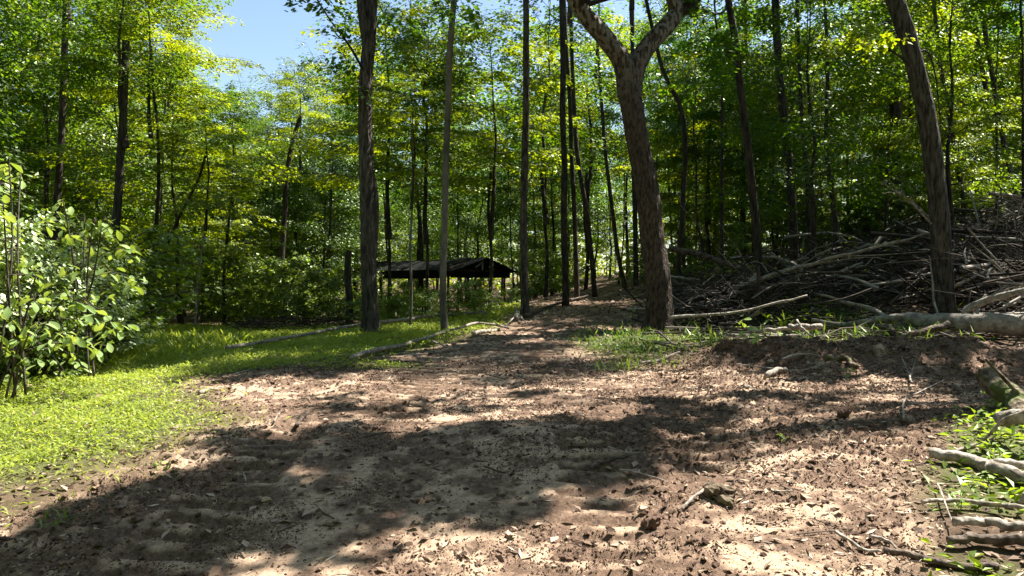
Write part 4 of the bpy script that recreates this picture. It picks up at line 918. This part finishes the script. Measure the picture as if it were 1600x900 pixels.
ST('fallen_branch', 'curved branch rising over the weeds at the right edge', [(1490, 715), (1530, 700), (1545, 680, 5.3), (1570, 655, 5.2), (1610, 640, 5.1)], .010, .012, M['dead'], 'branch', .02)
ST('fallen_log', 'lower brown log with wavy shape at bottom right corner', [(1480, 862), (1520, 858), (1560, 866), (1610, 872)], .022, .03, M['dead_dark'], 'log', .03, sides=12)
ST('fallen_log', 'upper brown log with wavy shape near bottom right corner', [(1492, 845), (1540, 840), (1570, 848), (1620, 862)], .022, .026, M['dead'], 'log', .05, sides=12)
ST('fallen_branch', 'long flat bark strip along the bottom right edge', [(1380, 872), (1430, 884), (1500, 893), (1560, 898)], .016, .02, M['dead_dark'], 'branch', .01)
ST('fallen_branch', 'pale straight stick in the right weeds below the bent log', [(1440, 800), (1500, 800), (1600, 815)], .012, .014, M['dead'], 'stick', .04)
ST('fallen_branch', 'upright pale branch crossing the weeds at right edge', [(1568, 835), (1580, 810, 4.3), (1604, 770, 4.3)], .012, .012, M['dead'], 'branch', .03)
ST('fallen_branch', 'thin stalk slanting through the lower right weeds', [(1465, 770), (1478, 810), (1490, 842)], .006, .004, M['dead'], 'twig', .05)
ST('fallen_branch', 'straight stick on the dirt at the lower right', [(1305, 845), (1345, 868), (1378, 880)], .010, .007, M['dead'], 'stick', .02)
ST('fallen_branch', 'second straight stick on the dirt beside the bark strip', [(1360, 850), (1385, 862), (1400, 872)], .009, .006, M['dead'], 'stick', .02)
ST('fallen_branch', 'reddish stick lying across the middle of the dirt', [(912, 732), (948, 724), (985, 719)], .013, .008, M['dead_dark'], 'stick', .02)
ST('fallen_branch', 'thin pale stick just right of the reddish stick', [(950, 704), (980, 711), (1008, 718)], .006, .004, M['dead'], 'stick', .02)
ST('fallen_branch', 'pale stick beside a flat leaf right of the churned strip', [(968, 739), (1000, 748), (1038, 757)], .007, .005, M['dead'], 'stick', .02)
ST('root', 'pale forked root sticking from the mossy sod clod', [(1065, 803), (1085, 788), (1104, 777)], .008, .010, M['dead'], 'root', .03)
ST('fallen_branch', 'dark stick in the shadow on the middle of the dirt', [(755, 736), (775, 740), (790, 744)], .007, .005, M['dead_dark'], 'stick', .02)
ST('fallen_branch', 'thin horizontal stick on the sunlit dirt at right', [(1210, 777), (1225, 776), (1238, 777)], .007, .005, M['dead'], 'stick', .01)
def twiggy(label, a, b, r0, n, seed, mat, up=.4):
    rr = np.random.default_rng(seed); A = P(*a); B = P(*b); root = thing('dead_branch', label, 'branch', A); L_ = (B-A).length
    cp = catmull([(0, 0, 0), (B-A)*.5+Vector((0, 0, .08*L_)), B-A], 16); g = Geo(); tube(g, cp, np.linspace(r0, .006, 16), 7, .08, seed); link('wood', g.mesh('wood', mat, True), root)
    t = Geo()
    for i in range(n):
        k = rr.integers(3, 15); p = Vector(cp[k]); d = Vector(((B-A).normalized()))+Vector((rr.normal(0, .5), rr.normal(0, .5), rr.normal(up*.3, .4))); d.normalize(); l = L_*rr.uniform(.15, .45)*(1-k/22)
        c2 = catmull([p, p+d*l*.5+Vector((0, 0, rr.normal(0, .08)*l)), p+d*l+Vector((0, 0, rr.normal(-.05, .1)*l))], 6)
        tube(t, c2, np.linspace(max(.008, r0*.35), .003, 6), 4)
    link('twigs', t.mesh('twigs', mat, True), root)['kind'] = 'stuff'
twiggy('bleached twiggy dead branch hanging left of the large trunk', (1455, 350, 12.4), (1375, 285, 12.2), .016, 12, 1, M['dead'])
twiggy('bleached twiggy branch lower beside the large trunk', (1462, 352, 12.6), (1400, 300, 12.9), .012, 8, 2, M['dead'])
twiggy('grey dead bough fanning out from the heap to the upper right', (1500, 385, 15), (1625, 320, 15), .03, 16, 3, M['dead'])
twiggy('dead bough lying along the crest of the right heap', (1480, 420, 15), (1640, 365, 14), .035, 18, 4, M['dead_dark'])
twiggy('pale dead bough low in the right heap behind the trunk', (1490, 448, 12.5), (1640, 405, 12), .03, 14, 5, M['dead'])
twiggy('dead bough pointing left from the middle of the heap', (1330, 425, 13), (1180, 462, 12.6), .03, 14, 6, M['dead_dark'])
twiggy('dead twiggy bough at the near left end of the heap', (1160, 440, 14), (1052, 470, 13.5), .025, 14, 7, M['dead_dark'])
twiggy('thin arched bough above the pale fallen trunk', (1503, 490, 9.6), (1620, 440, 9.2), .014, 6, 8, M['dead'])
# the heap of brush nobody could count
rng = np.random.default_rng(21)
g = Geo(); nbr = 0
while nbr < 2700:
    y = 9.5+17.5*rng.random()**1.3; px = rng.uniform(1045, 1760); x = (px-800)/F*y
    lim = np.interp(px, [1040, 1100, 1200, 1300, 1420, 1500, 1600, 1760], [13.6, 12.6, 12.3, 12.8, 13.3, 13.2, 11.0, 10])
    if y < lim: continue
    thick = np.interp(px, [1050, 1150, 1300, 1500, 1700], [.34, .58, .66, .92, 1.35])*(1 if y < 19 else .6)
    if y > 20 and px < 1350: continue
    z = float(macro(x, y))+rng.random()**1.2*thick
    a = rng.normal(.15, 1.0)+(PI if rng.random() < .5 else 0); L_ = rng.uniform(.6, 3.0); el = rng.normal(.08, .30)
    dv = np.array([math.cos(a)*math.cos(el), math.sin(a)*math.cos(el)*.8, math.sin(el)])
    p = np.array([x, y, z]); k = rng.normal(0, .17, 3)*L_
    r0 = rng.uniform(.006, .016)+.045*rng.random()**6; tone = min(1, rng.random()+(r0 > .03)*.3)
    tube(g, catmull([p-dv*L_/2, p+k*.6, p+dv*L_/2+k*.3], 6), np.linspace(r0, r0*.3, 6), 4, 0, 0, False, 0, tone)
    for j in range(rng.integers(1, 4)):
        f = rng.uniform(-.3, .4); q = p+dv*L_*f; d2 = dv+rng.normal(0, .55, 3); l = L_*rng.uniform(.15, .4)
        tube(g, [q, q+d2*l*.5+rng.normal(0, .04, 3), q+d2*l], [r0*.5, r0*.35, .002], 3, 0, 0, False, 0, tone)
    nbr += 1
for i in range(330):                                   # strewn sticks at the foot of the heap
    y = rng.uniform(10.4, 13.4); px = rng.uniform(1050, 1600); x = (px-800)/F*y; p = np.array([x, y, H(x, y)+rng.uniform(.01, .14)])
    a = rng.normal(.2, .9); L_ = rng.uniform(.25, 1.3); d = np.array([math.cos(a), math.sin(a)*.8, rng.normal(.03, .14)]); r0 = rng.uniform(.005, .016)
    tube(g, catmull([p-d*L_/2, p+rng.normal(0, .05, 3), p+d*L_/2], 6), np.linspace(r0, r0*.35, 6), 4, 0, 0, False, 0, .3+.7*rng.random())
# twigs on the forest floor and the clearing
for i in range(650):
    y = 3.2+17*rng.random()**1.3; px = rng.uniform(-40, 1640); x = (px-800)/F*y
    if soil_mask(np.array([x]), np.array([y]))[0] > .5 and x < 1.2 and rng.random() < .75: continue
    if green_mask(np.array([x]), np.array([y]))[0] > .6 and rng.random() < .8: continue
    z = H(x, y)+.012; a = rng.uniform(0, PI); L_ = rng.uniform(.06, .35)*(1 if y < 8 else 1.8); d = np.array([math.cos(a), math.sin(a), rng.normal(0, .08)]); p = np.array([x, y, z])
    r0 = rng.uniform(.002, .005)*(1 if y < 8 else 1.8)
    tube(g, [p, p+d*L_*.5+np.array([0, 0, .01+rng.normal(0, .01)]), p+d*L_], [r0, r0*.8, r0*.4], 4, 0, 0, False, 0, .4+.6*rng.random())
o = link('brush_pile', g.mesh('brush_pile', M['brush'], True)); tag(o, 'tangled heap of dead brush sticks along the right of the clearing', 'brush pile', kind='stuff')
# small brush heap at the back of the grass
g = Geo()
for i in range(420):
    px = rng.uniform(370, 555); y = rng.uniform(15.5, 19); x = (px-800)/F*y; p = np.array([x, y, float(macro(x, y))+rng.random()*.32])
    a = rng.uniform(0, PI); L_ = rng.uniform(.2, 1.0); d = np.array([math.cos(a), math.sin(a), rng.normal(0, .3)])
    tube(g, [p-d*L_/2, p+rng.normal(0, .03, 3), p+d*L_/2], [.008, .007, .003], 3, 0, 0, False, 0, rng.random()*.8)
o = link('brush_pile', g.mesh('brush_pile', M['brush'], True)); tag(o, 'low dark brush heap behind the grass left of the big tree', 'brush pile', kind='stuff')

# ------------------------------------------------------------------ shelter: old dark open sided canopy on posts
def mat_plain(name, c, c2, rough=.6, sc=5):
    m, n = newmat(name); L = n.links.new; tc = nd(n, 'ShaderNodeTexCoord'); no = nd(n, 'ShaderNodeTexNoise'); no.inputs['Scale'].default_value = sc; no.inputs['Detail'].default_value = 6
    L(tc.outputs['Object'], no.inputs[0]); r = ramp(n, [(.35, c), (.7, c2)]); L(no.outputs[0], r.inputs[0])
    b = nd(n, 'ShaderNodeBsdfPrincipled'); L(r.outputs[0], b.inputs['Base Color']); b.inputs['Roughness'].default_value = rough; b.inputs['Specular IOR Level'].default_value = .08
    o = nd(n, 'ShaderNodeOutputMaterial'); L(b.outputs[0], o.inputs[0]); return m
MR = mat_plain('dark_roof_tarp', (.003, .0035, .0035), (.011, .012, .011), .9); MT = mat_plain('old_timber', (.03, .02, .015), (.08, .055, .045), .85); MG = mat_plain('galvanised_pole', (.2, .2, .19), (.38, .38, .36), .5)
def shelter():
    D = 27.0
    A = P(704, 419, D-1.6); B = P(792, 418, D+1.2); Ad = P(552, 417, D+3.6)          # eave corners: near gable left, near gable right, far left
    ux = (B-A); ux.z = 0; wd = ux.length; ux.normalize(); uy = (Ad-A); uy.z = 0; ln = uy.length; uy.normalize()
    ez = A.z; root = thing('shelter', 'dark open sided shelter with low gabled roof among the trees', 'shelter', (A.x, A.y, H(A.x, A.y)))
    org = root.location.copy(); rise = .40
    def Q(u, v, z): return A+ux*(u*wd)+uy*(v*ln)+Vector((0, 0, z))-org
    def slab(g, a, b, c, d, t):
        nn = (b-a).cross(d-a).normalized()*t
        v = [a, b, c, d, a+nn, b+nn, c+nn, d+nn]; g.add([list(p) for p in v], [(3, 2, 1, 0), (4, 5, 6, 7), (0, 1, 5, 4), (1, 2, 6, 5), (2, 3, 7, 6), (3, 0, 4, 7)])
    rng = np.random.default_rng(4)
    for side in (0, 1):
        N = 9
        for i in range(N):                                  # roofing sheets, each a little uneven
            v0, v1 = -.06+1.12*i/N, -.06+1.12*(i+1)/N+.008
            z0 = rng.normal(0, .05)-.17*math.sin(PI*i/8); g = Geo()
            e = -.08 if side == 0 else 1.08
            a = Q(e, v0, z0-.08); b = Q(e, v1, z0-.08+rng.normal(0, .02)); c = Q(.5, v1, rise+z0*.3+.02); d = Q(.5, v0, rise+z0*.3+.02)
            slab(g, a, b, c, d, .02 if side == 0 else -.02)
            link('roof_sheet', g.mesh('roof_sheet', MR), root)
    def beam(nm, a, b, t, m, hh=None):
        d = (b-a).normalized(); s = d.cross(Vector((0, 0, 1))); s = s.normalized()*t/2 if s.length > .1 else Vector((t/2, 0, 0)); u = s.cross(d).normalized()*(hh or t)/2; g = Geo()
        v = [a+s+u, a-s+u, a-s-u, a+s-u, b+s+u, b-s+u, b-s-u, b+s-u]
        g.add([list(p) for p in v], [(0, 1, 2, 3), (7, 6, 5, 4), (0, 4, 5, 1), (1, 5, 6, 2), (2, 6, 7, 3), (3, 7, 4, 0)]); return link(nm, g.mesh(nm, m), root)
    for v in (0, 1):
        beam('gable_rafter', Q(-.02, v, -.04), Q(.5, v, rise-.06), .09, MT); beam('gable_rafter', Q(1.02, v, -.04), Q(.5, v, rise-.06), .09, MT)
        beam('tie_beam', Q(0, v, -.10), Q(1, v, -.10), .07, MT, .14)
    beam('king_post', Q(.5, -.02, -.05), Q(.5, -.02, rise-.08), .06, MG); beam('brace', Q(.38, -.02, .05), Q(.5, -.02, rise-.15), .05, MG)
    beam('eave_beam', Q(0, 0, -.12), Q(0, 1, -.12), .07, MT, .16); beam('eave_beam', Q(1, 0, -.12), Q(1, 1, -.12), .10, MT, .26)
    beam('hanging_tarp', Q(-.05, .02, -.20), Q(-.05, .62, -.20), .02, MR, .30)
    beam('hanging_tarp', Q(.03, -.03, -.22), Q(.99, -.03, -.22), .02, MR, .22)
    for u in (0, 1):
        for v in (0.02, .35, .68, .98):
            t = Q(u, v, -.2); wz = t+org; bz = H(wz.x, wz.y)-.2-org.z
            beam('post', Vector((t.x, t.y, bz)), t, .085 if u == 0 else .07, MT)
shelter()
